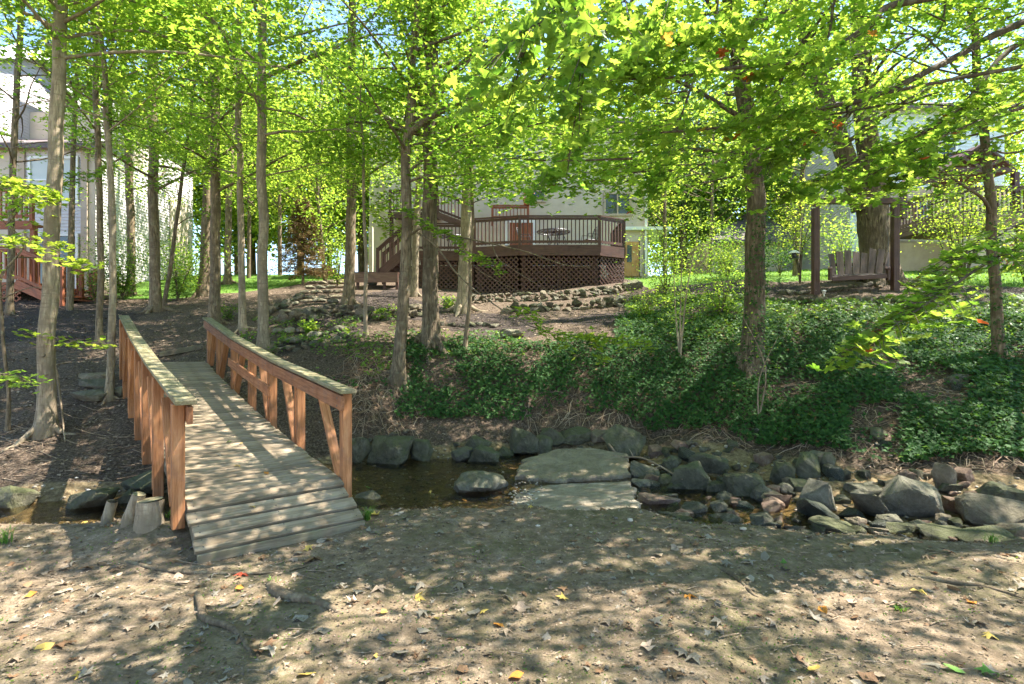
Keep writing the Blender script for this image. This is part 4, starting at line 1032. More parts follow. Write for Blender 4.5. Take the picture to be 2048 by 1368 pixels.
for k in range(5):
    rg = np.random.default_rng(800+k); gl = Geo(); hh = 9.5
    for q in range(270):
        d = rg.normal(0, 1, 3); d /= np.linalg.norm(d); q_ = rg.random()**.4; c = d*q_*np.array([3.4, 3.0, hh*.5])+np.array([0, 0, hh*.55+.6])
        c[:2] *= 1-.35*max(0, (c[2]-6)/6); cluster(gl, c, rg.uniform(.5, 1.0), 36, .23, FOLD, rg, .35, 1.6)
    g = Geo(); S_ = smooth_path([(0, 0, -.4), (0, 0, 0), (.1, .1, 5), (.2, -.1, 10)], 5); tube(g, S_, np.linspace(.22, .05, len(S_)), 8, wob=.05, seed=k)
    for q in range(12):
        a = rg.uniform(0, 6.28); z = rg.uniform(2.5, 8); tube(g, [(0, 0, z), (math.cos(a)*2.4, math.sin(a)*2.4, z+1.4)], [.06, .02], 4)
    CROWNS.append((gl.mesh('crown', [LEAF, LEAF_Y, LEAF_C, LEAF, LEAF_Y][k], False), g.mesh('trunk', BARK_B, True)))
def shared_tree(x, y, label, k, sc_=1.0, name='distant_tree', group='trees beyond the houses', zs=1.0):
    t = thing(name, label, 'tree', (x, y, H(x, y)), group); t.rotation_euler = (0, 0, k*1.7); t.scale = (sc_, sc_, sc_*zs)
    q = k % 5 if name == 'distant_tree' else 5+k % 2
    link('trunk', CROWNS[q][1], t); link('crown', CROWNS[q][0], t, kind='stuff')
for k in range(2):
    rg = np.random.default_rng(880+k); gl = Geo()
    for q in range(150):
        d = rg.normal(0, 1, 3); d /= np.linalg.norm(d); q_ = rg.random()**.4; c = d*q_*np.array([3.6, 3.2, 4.6])+np.array([0, 0, 7.2]); cluster(gl, c, rg.uniform(.35, .8), 34, .13, STAR, rg, .35, .6)
    CROWNS.append((gl.mesh('crown', LEAF, False), CROWNS[k][1]))
for k, (x, y) in enumerate(FAR): shared_tree(x, y, FARL[k], k, random.uniform(.95, 1.3))
# mid trees seen between the trunks on the plateau
MID = [((497,546), 24, 9, 3.0, .10, 'thin far trunk tree on the lawn right of the grey one'), ((560,556), 26, 10, 2.6, .12, 'bright leafed tree over the far lawn'), ((650,556), 22, 9, 1.6, .1, 'leafy tree left of the low platform'), ((1330,556), 24, 8.5, 2.2, .1, 'airy tree right of the oak door'),
       ((1420,552), 25, 8, 2.0, .1, 'airy tree before the pale garage'), ((140,588), 15.5, 12, 5.4, .1, 'tall tree standing before the white house'), ((228,575), 17, 12, 5, .1, 'tall leafy tree left of the white house corner'), ((1590,556), 17, 9, 2.2, .1, 'leafy tree behind the left swing post')]
for k, (uv, Yd, h, zl, r, lb) in enumerate(MID):
    x = (uv[0]-1024)/F*Yd; simple_tree('leafy_tree', lb, (x, Yd, H(x, Yd)), h, r, 120, 40, .13, [LEAF, LEAF_Y][k % 2], 400+k, zl, 2.1, tmpl=STAR, group='trees on the upper slope')
# canopy trees round the viewer, outside the frame, whose shade dapples the place
for k, (x, y, h, rd) in enumerate([(5.5, -2.5, 12, 3), (12.5, 1.5, 13, 3.2), (11.5, 9.5, 13, 3), (3.5, -7, 12, 3), (-6.5, 1.2, 11, 2.2), (15.5, 14, 13, 3), (17, 7, 14, 3.2)]):
    shared_tree(x, y, ['maple standing out of sight behind the viewer to the right', 'maple beyond the right frame edge near the creek', 'maple beyond the right frame edge by the ivy bank', 'maple farthest behind the viewer', 'maple beyond the left frame edge', 'maple off to the right behind the swing', 'maple farthest off to the right'][k], k, 1.15, 'maple_tree', 'trees around the clearing', 1.15)

# ---------------------------------------------------------------- shrubs, saplings, conifer
def shrub(label, uv, h, rad, n_, size, mat, seed, stems=7, tmpl=OVAL, name='shrub', cat='shrub', bark=BARK_D, low=.15, Y=None, tilt=.6, group=None):
    rg = np.random.default_rng(seed)
    if Y is None: b = ground(*uv)
    else: x = (uv[0]-1024)/F*Y; b = np.array([x, Y, H(x, Y)])
    t = thing(name, label, cat, tuple(b), group); g = Geo(); gl = Geo()
    for k in range(stems):
        a = k*2*PI/stems+rg.uniform(-.4, .4); e = b+np.array([math.cos(a)*rad*rg.uniform(.3, .9), math.sin(a)*rad*rg.uniform(.3, .9), h*rg.uniform(.7, 1)])
        S_ = smooth_path([b, b+(e-b)*np.array([.25, .25, .5])+rg.normal(0, .05*h, 3)*np.array([1, 1, 0]), e], 4); tube(g, S_, np.linspace((.012 if h < 1.2 else .0075)*h+.003, .003, len(S_)), 5)
        m = n_//stems; q = rg.uniform(low, 1.02, m)
        P = np.stack([np.interp(q, np.linspace(0, 1, len(S_)), S_[:, i]) for i in range(3)], -1)+rg.normal(0, 1, (m, 3))*np.array([rad*.3, rad*.3, h*.08])*(.4+q[:, None])
        leaf_field(gl, P, size*rg.uniform(.6, 1.25, m), tmpl, rg, tilt)
    build(g, 'stems', bark, t, True); build(gl, 'foliage', mat, t, kind='stuff'); return t
SH = [('dark leafy shrub at the white house corner behind the slim trunks', (245,580), 2.0, 1.0, 2600, .085, LEAF_S, 18),
 ('dense dark shrub between the straight brown trunk and the knotted one', (355,585), 2.1, 1.1, 3000, .085, LEAF_S, 17.5),
 ('small dark shrub beside the deck stair foot of the white house', (192,590), 1.1, .55, 800, .07, LEAF_S, 17),
 ('light green shrub behind the knotted trunk', (400,575), 1.6, .8, 1500, .08, LEAF, 19),
 ('feathery green shrub left of the low brown platform', (675,560), 2.4, .9, 1700, .075, LEAF, 20.5),
 ('tall loose shrub at the right end of the lattice', (1330,590), 2.2, 1.0, 1600, .075, LEAF, 15.2),
 ('airy green shrub on the slope left of the ivy clad trunk', (1440,640), 1.5, .9, 1500, .07, LEAF, 12.0),
 ('round green bush at the lawn edge left of the ivy clad trunk', (1450,560), 1.7, 1.0, 2000, .08, LEAF_S, 18.5),
 ('multi stemmed shrub left of the swing hung with a bird feeder', (1600,568), 2.6, 1.1, 2300, .07, LEAF_Y, 14.6),
 ('dark evergreen bush low behind the shrub with the feeder', (1560,556), 1.1, .9, 1500, .07, IVY, 17.5),
 ('pale green bush under the siding behind the swing bench', (1680,556), 1.9, .9, 1700, .08, LEAF, 17.5),
 ('crape myrtle with twisting bare stems right of the swing', (1925,562), 3.0, 1.25, 3300, .075, LEAF_Y, 14.2),
 ('leafy bush at the right frame edge under the brown deck', (2050,560), 2.2, 1.0, 1700, .085, LEAF_Y, 13.5),
 ('small bush at the foot of the stone wall below the lattice', (1290,640), .8, .6, 900, .06, LEAF_Y, 13.2),
 ('yellow green low bush behind the ivy clad trunk', (1455,575), 1.0, .6, 900, .07, LEAF_Y, 17.0)]
for k, (lb, uv, h, r, n_, sz, mt, Y) in enumerate(SH): shrub(lb, uv, h, r, n_, sz, mt, 700+k, Y=Y, stems=7 if 'crape' not in lb else 9, low=.45 if ('crape' in lb or 'feeder' in lb) else .15)
shrub('slender pale stemmed sapling in the ivy left of the ivy clad trunk', (1360,718), 2.9, .55, 900, .055, LEAF, 740, stems=3, name='sapling', cat='sapling', bark=BARK_G, low=.35)
shrub('yellow stemmed forked sapling nearly bare in the ivy', (1517,838), 1.7, .5, 120, .05, LEAF_Y, 741, stems=2, name='sapling', cat='sapling', bark=TWIG, low=.6)
shrub('small fern like plant at the foot of the slim pale trunk by the right rail', (455,640), .42, .3, 300, .07, LEAF_S, 742, stems=8, name='fern', cat='plant', low=.1)
shrub('clump of strap leaves before the left stone wall', (620,668), .3, .25, 260, .09, LEAF, 743, stems=8, tmpl=FOLD, name='plant_clump', cat='plant', low=.1)
shrub('leafy clump left of the furrowed trunk before the wall', (770,640), .35, .3, 260, .09, LEAF, 744, stems=8, name='plant_clump', cat='plant', low=.1)
shrub('leafy clump between the furrowed trunk and the sapling', (895,618), .4, .35, 320, .08, LEAF_S, 745, stems=8, name='plant_clump', cat='plant', low=.1)
# dry conifer
b = ground(606, 560); x = (606-1024)/F*21; b = np.array([x, 21, H(x, 21)])
con = thing('conifer', 'small half dry brown conifer at the top of the path', 'tree', tuple(b)); g = Geo(); gl = Geo(); rg = np.random.default_rng(11)
tube(g, smooth_path([b, b+(0, 0, 1.5), b+(.03, 0, 3.4)], 4), np.linspace(.06, .012, 9), 8)
for k in range(90):
    z = .35+2.9*(k/90); L = (1.35*(1-z/3.6)+.1)*rg.uniform(.7, 1.1); a = k*2.4; d = np.array([math.cos(a), math.sin(a), rg.uniform(-.1, .15)])
    e = b+(0, 0, z)+d*L; tube(g, [b+(0, 0, z), e], [.012, .004], 4)
    m = 130; q = rg.random(m)**.6; P = b+np.array([0, 0, z])+d*L*q[:, None]+rg.normal(0, .05, (m, 3)); P[:, 2] -= .1*q*q
    leaf_field(gl, P, .13*rg.uniform(.6, 1.2, m), (np.array([(-.12, 0, 0), (.12, 0, 0), (0, 1, 0)]), np.array([(0, 1, 2)])), rg, .9, .4)
build(g, 'trunk', BARK_B, con, True); build(gl, 'foliage', NEEDLE, con, kind='stuff')
# sprays of bright leaves low in the view
def spray(label, pts, per, size, mat, seed, rr=.008, n_tw=9, spread=.22, tmpl=MAPLE, name='leafy_branch'):
    rg = np.random.default_rng(seed); S_ = smooth_path(pts, 5); t = thing(name, label, 'branch', tuple(S_[0])); g = Geo(); gl = Geo()
    tube(g, S_, np.linspace(rr, rr*.3, len(S_)), 5)
    for q in range(1, len(S_)):
        for sd in (-1, 1):
            d = S_[q]-S_[q-1]; side = np.cross(d, (0, 0, 1)); side = side/(np.linalg.norm(side)+1e-9)*sd*spread*rg.uniform(.5, 1.3); e = S_[q]+side+d*.6+np.array([0, 0, rg.normal(-.02, .05)])
            tube(g, [S_[q], e], [.003, .0015], 4); P = S_[q]+(e-S_[q])*rg.uniform(.3, 1.2, (per, 1))+rg.normal(0, .035, (per, 3)); leaf_field(gl, P, size*rg.uniform(.7, 1.2, per), tmpl, rg, .35)
    build(g, 'twigs', BARK_D, t, True); build(gl, 'foliage', mat, t, kind='stuff')
spray('bright green maple spray hanging over the ivy below the deck', [at(1060,652,9.0), at(1120,668,8.8), at(1180,672,8.6), at(1240,676,8.5), at(1300,690,8.4)], 5, .10, LEAF_Y, 1)
spray('short bright spray at the left end of the hanging one', [at(1030,608,9.1), at(1060,625,9.0), at(1090,655,8.9), at(1130,700,8.7)], 4, .095, LEAF_Y, 2)
spray('bright spray dipping at the middle below the hanging one', [at(1170,660,8.6), at(1190,685,8.5), at(1205,715,8.5)], 4, .09, LEAF_Y, 3, spread=.15)
spray('flat bright leaf spray crossing the stout pale trunk', [at(228,690,8.1), at(170,684,7.9), at(110,676,7.8), at(50,668,7.8)], 3, .085, LEAF_Y, 4, spread=.16)
spray('bright maple spray before the white house deck', [at(-20,480,7.2), at(40,475,7.1), at(110,500,7.0), at(165,535,7.0)], 6, .10, LEAF_Y, 5, spread=.25)
spray('bright spray at the left edge beside the thin dark trunk', [at(-20,370,7.4), at(30,365,7.3), at(75,380,7.2), at(90,400,7.2)], 6, .10, LEAF_Y, 6, spread=.22)
spray('lowest bright spray at the left edge above the creek slope', [at(-20,745,6.6), at(20,750,6.6), at(60,765,6.6)], 4, .08, LEAF, 7, spread=.15)
spray('green spray hanging before the lattice', [at(915,498,9.6), at(945,510,9.5), at(975,520,9.4), at(1000,535,9.4)], 4, .085, LEAF, 8, spread=.14)
spray('green spray crossing the furrowed trunk at deck rail height', [at(800,415,9.9), at(840,440,9.9), at(880,462,9.9), at(920,480,9.8)], 6, .09, LEAF, 9, spread=.2)
spray('bright leaves left of the dark leaning trunk', [at(740,420,10.5), at(770,440,10.5), at(790,470,10.4)], 7, .09, LEAF_Y, 10, spread=.3)

spray('leafy spray hanging over the left end of the swing top beam', [at(1600,392,10.6), at(1645,392,10.5), at(1690,396,10.5), at(1720,402,10.4)], 5, .10, LEAF, 11, spread=.28)
spray('leafy spray hanging over the right end of the swing top beam', [at(1830,372,10.8), at(1790,384,10.6), at(1750,392,10.5), at(1730,408,10.4)], 5, .10, LEAF, 12, spread=.26)
spray('bright spray beside the white house window', [at(230,330,9.5), at(190,345,9.4), at(150,352,9.4), at(120,372,9.3)], 4, .09, LEAF, 13, spread=.2)
spray('leafy spray before the lit side wall of the white house', [at(420,330,11.5), at(380,345,11.5), at(340,352,11.4), at(310,372,11.4)], 4, .09, LEAF, 14, spread=.25)
# ---------------------------------------------------------------- ivy bank, creeper, dead vines, litter
def bank_cover(name, label, mat, n_, test, size, seed, tmpl=STAR, tilt=.55, lift=.06):
    rg = np.random.default_rng(seed); P = []; U = []
    tries = 0
    while len(P) < n_ and tries < n_*14:
        tries += 1
        Y = rg.uniform(6.0, 15.5)
        u = rg.uniform(430, 2080); x = (u-1024)/F*Y; z = H(x, Y); v = 684-F*(z-EYE)/Y; dn = test(u, v, x, Y)
        if dn <= 0 or rg.random() > dn: continue
        e = .12; nx_ = -(H(x+e, Y)-H(x-e, Y))/(2*e); ny_ = -(H(x, Y+e)-H(x, Y-e))/(2*e)
        hgt = lift*(1+1.3*nz(x, Y, 1.3, 9))+rg.random()*lift*1.8; P.append((x, Y, z+max(hgt, 0))); U.append((nx_*.8, ny_*.8-.12, .55))
    g = Geo(); P = np.array(P); leaf_field(g, P, size*rg.uniform(.6, 1.25, len(P)), tmpl, rg, tilt, .5, up=np.array(U))
    build(g, name, mat, kind='stuff')['label'] = label
def toe(u): return np.interp(u, [430, 700, 1000, 1250, 1500, 1750, 2048], [7.4, 9.3, 9.7, 9.6, 8.35, 7.1, 6.6])
def ivy_t(u, v, x, y):
    t = 0
    if 790 < u < 1290 and y > toe(u)+.15 and v > 688+10*nz(u, 0, .02, 3): t = 1 if u < 1230 else .75
    if u >= 1230 and y > toe(u)+.1 and v > 640: t = 1
    if 1050 < u < 1290 and v > 790: t *= .35+.5*(nz(x, y, 1.8, 6) > 0)
    if 1700 < u < 1800 and v > 820: t *= .12
    q = nz(x, y, 1.1, 21)*.75+nz(x, y, 3.3, 22)*.35
    if q < -.26: t *= .3
    if q < -.4: t *= .12
    if 640 < u < 800 and v > 760 and y > toe(u)+.4: t = .10
    return t
bank_cover('ivy', 'dark glossy ivy covering the creek bank', IVY, 44000, ivy_t, .078, 31)
def cov_t(u, v, x, y):
    t = 0
    if u > 1250 and 594 < v < 700: t = 1-.9*sstep(650, 700, v)
    if u > 1540 and v < 606 and u < 1800: t = 0
    if 1800 < u < 2000 and v < 612: t = .15
    if 620 < u < 1050 and 670 < v < 720: t = .28
    if 480 < u < 800 and 640 < v < 760 and nz(x, y, 1.6, 31) > .05: t = .35
    if y < toe(u)+.3: t = 0
    if nz(x, y, 1.5, 27) < -.25: t *= .3
    return t
bank_cover('creeper', 'bright green creeper over the top of the bank', COVER, 17000, cov_t, .08, 32, lift=.05)
rg = np.random.default_rng(77); g = Geo()
for k in range(2000):                                      # dead vine stems
    zone = rg.random()
    u = rg.uniform(690, 830) if zone < .35 else (rg.uniform(1050, 1300) if zone < .6 else rg.uniform(1300, 2060))
    Y = toe(u)+rg.uniform(-.1, 1.7); x = (u-1024)/F*Y; a = rg.uniform(0, 6.28); P = []
    L = rg.uniform(.15, .6)
    for q in range(5):
        P.append((x, Y, H(x, Y)+.02+.05*math.sin(q/4*PI)*rg.random())); a += rg.normal(0, .5); x += math.cos(a)*L/5; Y += math.sin(a)*L/5
    tube(g, np.array(P), rg.uniform(.002, .0055), 3, rg.random(), cap=False)
n = N('dead_vine'); vm = n.done(n.pbr(n.ramp(n.attr('rnd'), [(0, (.10, .06, .035)), (.5, (.24, .15, .09)), (1, (.42, .32, .22))]), .8))
build(g, 'dead_vines', vm, kind='stuff')['label'] = 'tangle of dry brown vines hanging on the bank'
def litter(name, label, n_, reg, smin, smax, seed, mat=CHIP, tmpl=FOLD, tilt=.35):
    rg = np.random.default_rng(seed); P = []
    while len(P) < n_:
        x, y = reg(rg)
        if x is None: continue
        P.append((x, y, H(x, y)+rg.uniform(.003, .012)))
    P = np.array(P); g = Geo(); leaf_field(g, P, rg.uniform(smin, smax, n_), tmpl, rg, tilt, 0); build(g, name, mat, kind='stuff')['label'] = label
def fg(rg):
    y = 2.3+3.6*rg.random()**.8; x = rg.uniform(-1, 1)*(y*.98+.2); m = masks(x, y); return (None, None) if m[2] > .6 else (x, y)
litter('debris', 'fine leaf and bark crumbs on the bare dirt', 13000, fg, .007, .028, 1)
def wd(rg):
    y = rg.uniform(2.4, 5.0); x = rg.uniform(-1, 1)*y; k = nz(x, y, 1.4, 55)+.12*(x > .8)
    return (x, y) if k > .16 and masks(x, y)[2] < .4 else (None, None)
litter('ground_weeds', 'sparse moss and tiny weeds sprouting from the dirt', 2600, wd, .008, .02, 12, mat=LEAF_S, tmpl=OVAL, tilt=.7)
def sl_(rg):
    y = rg.uniform(6.4, 19); x = rg.uniform(-.98, .98)*y; m = masks(x, y)
    return (None, None) if m[2] > .5 or m[1] > .5 else (x, y)
litter('leaf_litter', 'dry leaf litter and bark chips over the wooded slope', 17000, sl_, .02, .075, 2)
def lw(rg):
    y = 13+17*rg.random()**1.5; x = rg.uniform(-.98, .98)*y; m = masks(x, y); return (x, y) if m[1] > .5 else (None, None)
BLADE = (np.array([(-.09, 0, 0), (.09, 0, 0), (.05, .6, .15), (0, 1, .4)]), np.array([(0, 1, 2), (0, 2, 3)]))
rgl = np.random.default_rng(5); P = []
while len(P) < 26000:
    x, y = lw(rgl)
    if x is not None: P.append((x, y, H(x, y)))
g = Geo(); leaf_field(g, np.array(P), rgl.uniform(.04, .10, len(P)), BLADE, rgl, 1.6, -1.2); build(g, 'lawn_grass', GRASSM, kind='stuff')['label'] = 'short green lawn behind the slope'
# grass tufts
def tuft(uv, label, n_, L, seed, mat=GRASSM):
    b = ground(*uv); rg = np.random.default_rng(seed); g = Geo()
    for k in range(n_):
        a = rg.uniform(0, 6.28); l = L*rg.uniform(.5, 1); o = np.array([math.cos(a), math.sin(a), 0]); s0 = b+rg.normal(0, .02, 3)*(1, 1, 0); sd = np.cross(o, (0, 0, 1))*.003
        pts = [s0+o*l*q*.55*q+np.array([0, 0, l*(q-.45*q*q)]) for q in (0, .35, .7, 1)]
        V = [pts[0]-sd, pts[0]+sd, pts[1]-sd, pts[1]+sd, pts[2]-sd*.7, pts[2]+sd*.7, pts[3]]; g.add(V, [(0, 1, 3, 2), (2, 3, 5, 4)], rg.random()); g.add([V[4], V[5], V[6]], [(0, 1, 2)], .6)
    tag(build(g, 'grass_tuft', mat, origin=tuple(b)), label, 'grass tuft')
tuft((735,1040), 'grass tuft at the right corner of the bridge ramp', 70, .22, 1)
tuft((10,1085), 'grass tuft at the left edge of the near bank', 40, .25, 2)
tuft((1985,1085), 'upright grass tuft before the last edging rock at the right', 30, .16, 3)
tuft((545,1165), 'tiny grass sprout at the foreground root', 16, .06, 4)
tuft((1800,1220), 'sparse weed sprout in the dirt at the right', 40, .05, 5)
tuft((335,1035), 'weeds at the foot of the near left bridge post', 36, .09, 6)

# ---------------------------------------------------------------- fallen leaves, twigs, roots on the near ground
def curl_leaf(seed, poly=True):
    rg = np.random.default_rng(seed); tv, tf = MAPLE_M if seed % 3 else OVAL
    V = tv.copy()*rg.uniform(.85, 1.1, (len(tv), 1)); V[:, 1] -= .35; a, b = rg.uniform(.2, 1.5, 2); V[:, 2] = a*V[:, 0]**2+b*V[:, 1]**2*.6+rg.normal(0, .05, len(V)); V[:, :2] *= 1+rg.normal(0, .13, (len(V), 1)); 
    if rg.random() < .4: V[:, 2] *= -1; V[:, 2] += .12
    return V, tf
_lm = {}
def fleaf(p, s, kind, label, group=None, nrm=None, dz=.006, name='fallen_leaf'):
    k = random.randrange(14); key = (k, kind)
    if key not in _lm:
        V, tf = curl_leaf(k); g = Geo(); g.add(V, tf); _lm[key] = g.mesh('fallen_leaf', DRY[kind], True)
    o = bpy.data.objects.new(name, _lm[key]); col.objects.link(o); o.location = (p[0], p[1], p[2]+dz); o.scale = (s, s, s*random.uniform(.7, 1.6))
    o.rotation_euler = (random.gauss(0, .2), random.gauss(0, .2), random.uniform(0, 6.28)); tag(o, label, 'leaf', group); return o
SPEC = [((1035,1355),.10,'orange','big orange leaf cut by the bottom edge of the view'),((1985,1277),.085,'yellow','bright yellow folded leaf at the lower right'),((487,1152),.085,'red','deep red leaf in front of the bridge ramp'),
 ((1568,1125),.06,'green','small fresh green leaf standing upright on the dirt, right of centre'),((1900,1340),.09,'green','fresh green lobed leaf lying at the bottom right'),((1395,1337),.0,'','',),((768,1226),.06,'yellow','square yellow leaf, centre left of the foreground'),
 ((65,1190),.075,'orange','orange leaf on the dirt at the left, below the creek bank'),((480,1180),.08,'orange','orange brown leaf directly below the deep red one'),((965,1225),.06,'yellow','yellow leaf near the centre of the dirt'),((995,1250),.08,'orange','curled orange leaf by the central yellow one'),
 ((870,1240),.06,'yellow','small dull yellow leaf left of the central curled one'),((755,1315),.05,'yellow','small amber leaf low in the centre left'),((1645,1222),.085,'orange','curled orange leaf right of the centre'),((1380,1195),.08,'orange','orange brown leaf pair member at centre right'),((1970,1345),.08,'green','green leaf at the very corner, bottom right'),
 ((1710,1240),.07,'brown','rusty leaf beside the curled orange one'),((1945,1207),.07,'orange','orange leaf above the bright yellow folded one')]
for uv, s, kd, lb in [x for x in SPEC if x[1] > 0]: fleaf(ground(*uv), s*1.15, kd, lb)
gt = {'tan': 'tan dry leaf', 'grey': 'greyish dry leaf', 'brown': 'brown crumpled leaf', 'yellow': 'faded yellow leaf'}
cnt = 0
while cnt < 275:
    y = 2.35+2.9*random.random(); x = random.uniform(-1, 1)*y*.96
    if masks(x, y)[2] > .5: continue
    dens = .55+.45*(nz(x, y, 1.2, 41) > -.05); dens *= (1 if x < -.2 else .62)
    if random.random() > dens: continue
    kd = random.choices(['tan', 'grey', 'brown', 'yellow'], [.36, .38, .22, .04])[0]
    s = random.uniform(.055, .125)
    fleaf((x, y, H(x, y)), s, kd, lmk((x, y), DM, ('small ' if s < .08 else 'middling ' if s < .105 else 'large ')+gt[kd]), kd+' leaves fallen on the near dirt'); cnt += 1
g2 = {k: Geo() for k in ('tan', 'grey', 'brown')}
rg = np.random.default_rng(8)
for kd in g2:
    P = []
    while len(P) < 330:
        y = rg.uniform(2.4, 6.2); x = rg.uniform(-1, 1)*y*.98
        if masks(x, y)[2] < .6: P.append((x, y, H(x, y)+.008))
    leaf_field(g2[kd], P, rg.uniform(.025, .06, len(P)), MAPLE_M, rg, .3, 0); build(g2[kd], 'small_'+kd+'_leaves', DRY[kd], kind='stuff')['label'] = f'small {kd} leaf fragments over the near dirt'
# leaves on the bridge
for (s, a, kd, lb) in [(.95,.72,'orange','orange leaf on the bridge deck nearer the right side'),(.35,.45,'yellow','yellow green leaf on the lowest planks of the bridge'),(1.3,.55,'yellow','yellow orange leaf on the middle of the bridge deck'),(2.1,.75,'yellow','yellow leaf by the far right brace of the bridge deck'),
                       (2.2,.65,'green','green tinged leaf beside the yellow one on the bridge deck'),(1.75,.45,'grey','pale curled leaf on the bridge deck'),(1.55,.25,'tan','tan leaf near the left rail of the bridge deck')]:
    fleaf(bp(s, a), .07, kd, lb, dz=.008)
for k, (u, v, kd) in enumerate([(735,975,'green'),(820,955,'brown'),(860,985,'yellow'),(905,960,'tan'),(1000,985,'brown'),(1005,945,'tan'),(120,1052,'tan'),(170,1045,'yellow'),(780,990,'grey'),(1410,1012,'tan'),(930,1002,'orange')]):
    Y = (EYE+.283)*F/(v-684); fleaf(((u-1024)/F*Y, Y, -.284), .08, kd, lmk(((u-1024)/F*Y, Y), PM+CM+SLM, kd+' leaf floating on the creek'), dz=.004, name='floating_leaf')
def stick(uvs, r, label, seed, name='twig', cat='twig', lift=.01, forks=1, group=None, mat=TWIG):
    P = [ground(*q)+np.array([0, 0, lift]) for q in uvs]; S_ = smooth_path(P, 4); g = Geo(); tube(g, S_-S_[0], np.linspace(r, r*.45, len(S_)), 6, wob=.08, seed=seed); rg = np.random.default_rng(seed)
    for k in range(forks):
        i = rg.integers(1, max(2, len(S_)-2)); d = S_[i]-S_[i-1]; d /= np.linalg.norm(d)+1e-9; sd = np.cross(d, (0, 0, 1)); L = np.linalg.norm(S_[-1]-S_[0])*.3
        e = S_[i]+(d*.7+sd*rg.choice([-1, 1])*.6)*L; e[2] = max(H(e[0], e[1])+.01, e[2]-.02); tube(g, [S_[i]-S_[0], e-S_[0]], [r*.55, r*.2], 5)
    o = link(name, g.mesh(name, mat, True), loc=tuple(S_[0])); tag(o, label, cat, group)
for k in range(95):
    u = random.uniform(0, 2048); v = random.uniform(1075, 1360); L = random.uniform(20, 75); a = random.uniform(-.5, .5)
    stick([(u, v), (u+L*.5*math.cos(a), v+L*.22*math.sin(a)+random.uniform(-5, 5)), (u+L*math.cos(a), v+L*.5*math.sin(a))], random.uniform(.0018, .0045), lmk(ground(u, v), DM, ('long' if L > 55 else 'short' if L < 35 else 'thin')+' dry twig on the dirt'), k, group='twigs on the near dirt', forks=k % 2)
for k in range(60):
    u = random.uniform(0, 320); v = random.uniform(760, 960); L = random.uniform(20, 70); a = random.uniform(-.6, .9)
    stick([(u, v), (u+L*.5, v+L*.3*a), (u+L, v+L*.45*a)], random.uniform(.004, .009), lmk(ground(u, v), SLM, ('long' if L > 50 else 'short' if L < 32 else 'thin')+' dead branchlet on the slope'), 200+k, name='dead_branchlet', cat='twig', group='dead branchlets left of the bridge', forks=1)
def air_branch(label, pts, r, seed, name='fallen_branch'):
    S_ = smooth_path(pts, 5); g = Geo(); tube(g, S_-S_[0], np.linspace(r, r*.4, len(S_)), 7, wob=.1, seed=seed)
    rg = np.random.default_rng(seed)
    for k in range(3):
        i = rg.integers(3, len(S_)-3); e = S_[i]+rg.normal(0, .12, 3); tube(g, [S_[i]-S_[0], e-S_[0]], [r*.5, r*.2], 5)
    o = link(name, g.mesh(name, TWIG, True), loc=tuple(S_[0])); tag(o, label, 'branch')
air_branch('long bare branch fallen across the concrete slab and rocks', [ground(1196,885)+(0, 0, .12), ground(1215,912)+(0, 0, .22), ground(1240,945)+(0, 0, .25), ground(1290,960)+(0, 0, .3), ground(1365,990)+(0, 0, .2)], .022, 4)
air_branch('thin dead limb leaning on the stout pale trunk at the left', [ground(98,850)+(0, 0, 1.05), ground(112,830)+(0, 0, .7), ground(122,850)+(0, 0, .3), ground(130,890)+(0, 0, .05)], .022, 5)
def root(uvs, r, label, seed):
    P = [ground(*q)+np.array([0, 0, r*f]) for q, f in uvs]; S_ = smooth_path(P, 6); g = Geo(); tube(g, S_-S_[0], np.interp(np.linspace(0, 1, len(S_)), [0, .4, 1], [r, r*.9, r*.3]), 9, wob=.09, seed=seed)
    o = link('tree_root', g.mesh('tree_root', BARK_B, True), loc=tuple(S_[0])); tag(o, label, 'root')
root([((395,1185),-.5),((402,1215),.35),((410,1240),.4),((455,1255),.4),((482,1275),.3),((500,1300),-.2),((540,1315),-.9)], .026, 'bent exposed root in the left foreground dirt', 1)
root([((540,1165),-.6),((560,1190),.3),((600,1200),.35),((660,1215),.2),((700,1235),-.8)], .04, 'thick low root running right of the bent one', 2)
root([((250,1120),-.6),((330,1142),.3),((440,1148),.3),((560,1142),-.2),((640,1120),-.9)], .016, 'long thin root under the bridge ramp front', 3)
root([((1430,1130),-.6),((1470,1155),.3),((1500,1185),.3),((1530,1200),-.9)], .018, 'short pale root right of the centre dirt', 4)
root([((1500,1062),-.5),((1560,1055),.3),((1640,1062),.2),((1720,1075),-.9)], .018, 'surface root along the near bank at the right', 5)
root([((1820,1150),-.6),((1900,1165),.3),((1990,1180),.2),((2060,1200),-.4)], .02, 'surface root at the right of the dirt', 6)

# ---------------------------------------------------------------- stone walls, path steps, edging
def wall_stones(label, uvs, courses, size, mats, n_per, name='stone_wall', jitter=.12, cat='stone wall'):
    P = [ground(*q) for q in uvs]; S_ = smooth_path(P, 8); d = np.concatenate([[0], np.cumsum(np.linalg.norm(np.diff(S_[:, :2], axis=0), axis=1))]); T = d[-1]
    t = thing(name, label, cat, tuple(P[0]))
    for c in range(courses):
        x = random.uniform(0, size*.5)
        while x < T:
            s = size*random.uniform(.6, 1.35); p = np.array([np.interp(x, d, S_[:, i]) for i in range(3)]); p[:2] += np.random.default_rng(int(x*1000)+c).normal(0, jitter*size*(1+c*.3), 2)
            p[1] += c*size*.28; p[2] = H(p[0], p[1])+(c*size*.42 if c else 0)-.02
            stone(p, s, random.choice(mats), parent=t, tilt=.3, flat=.9); x += s*random.uniform(.72, .98)
    return t
wm = [ROCK_G, ROCK_T, ROCK_T, ROCK_M]
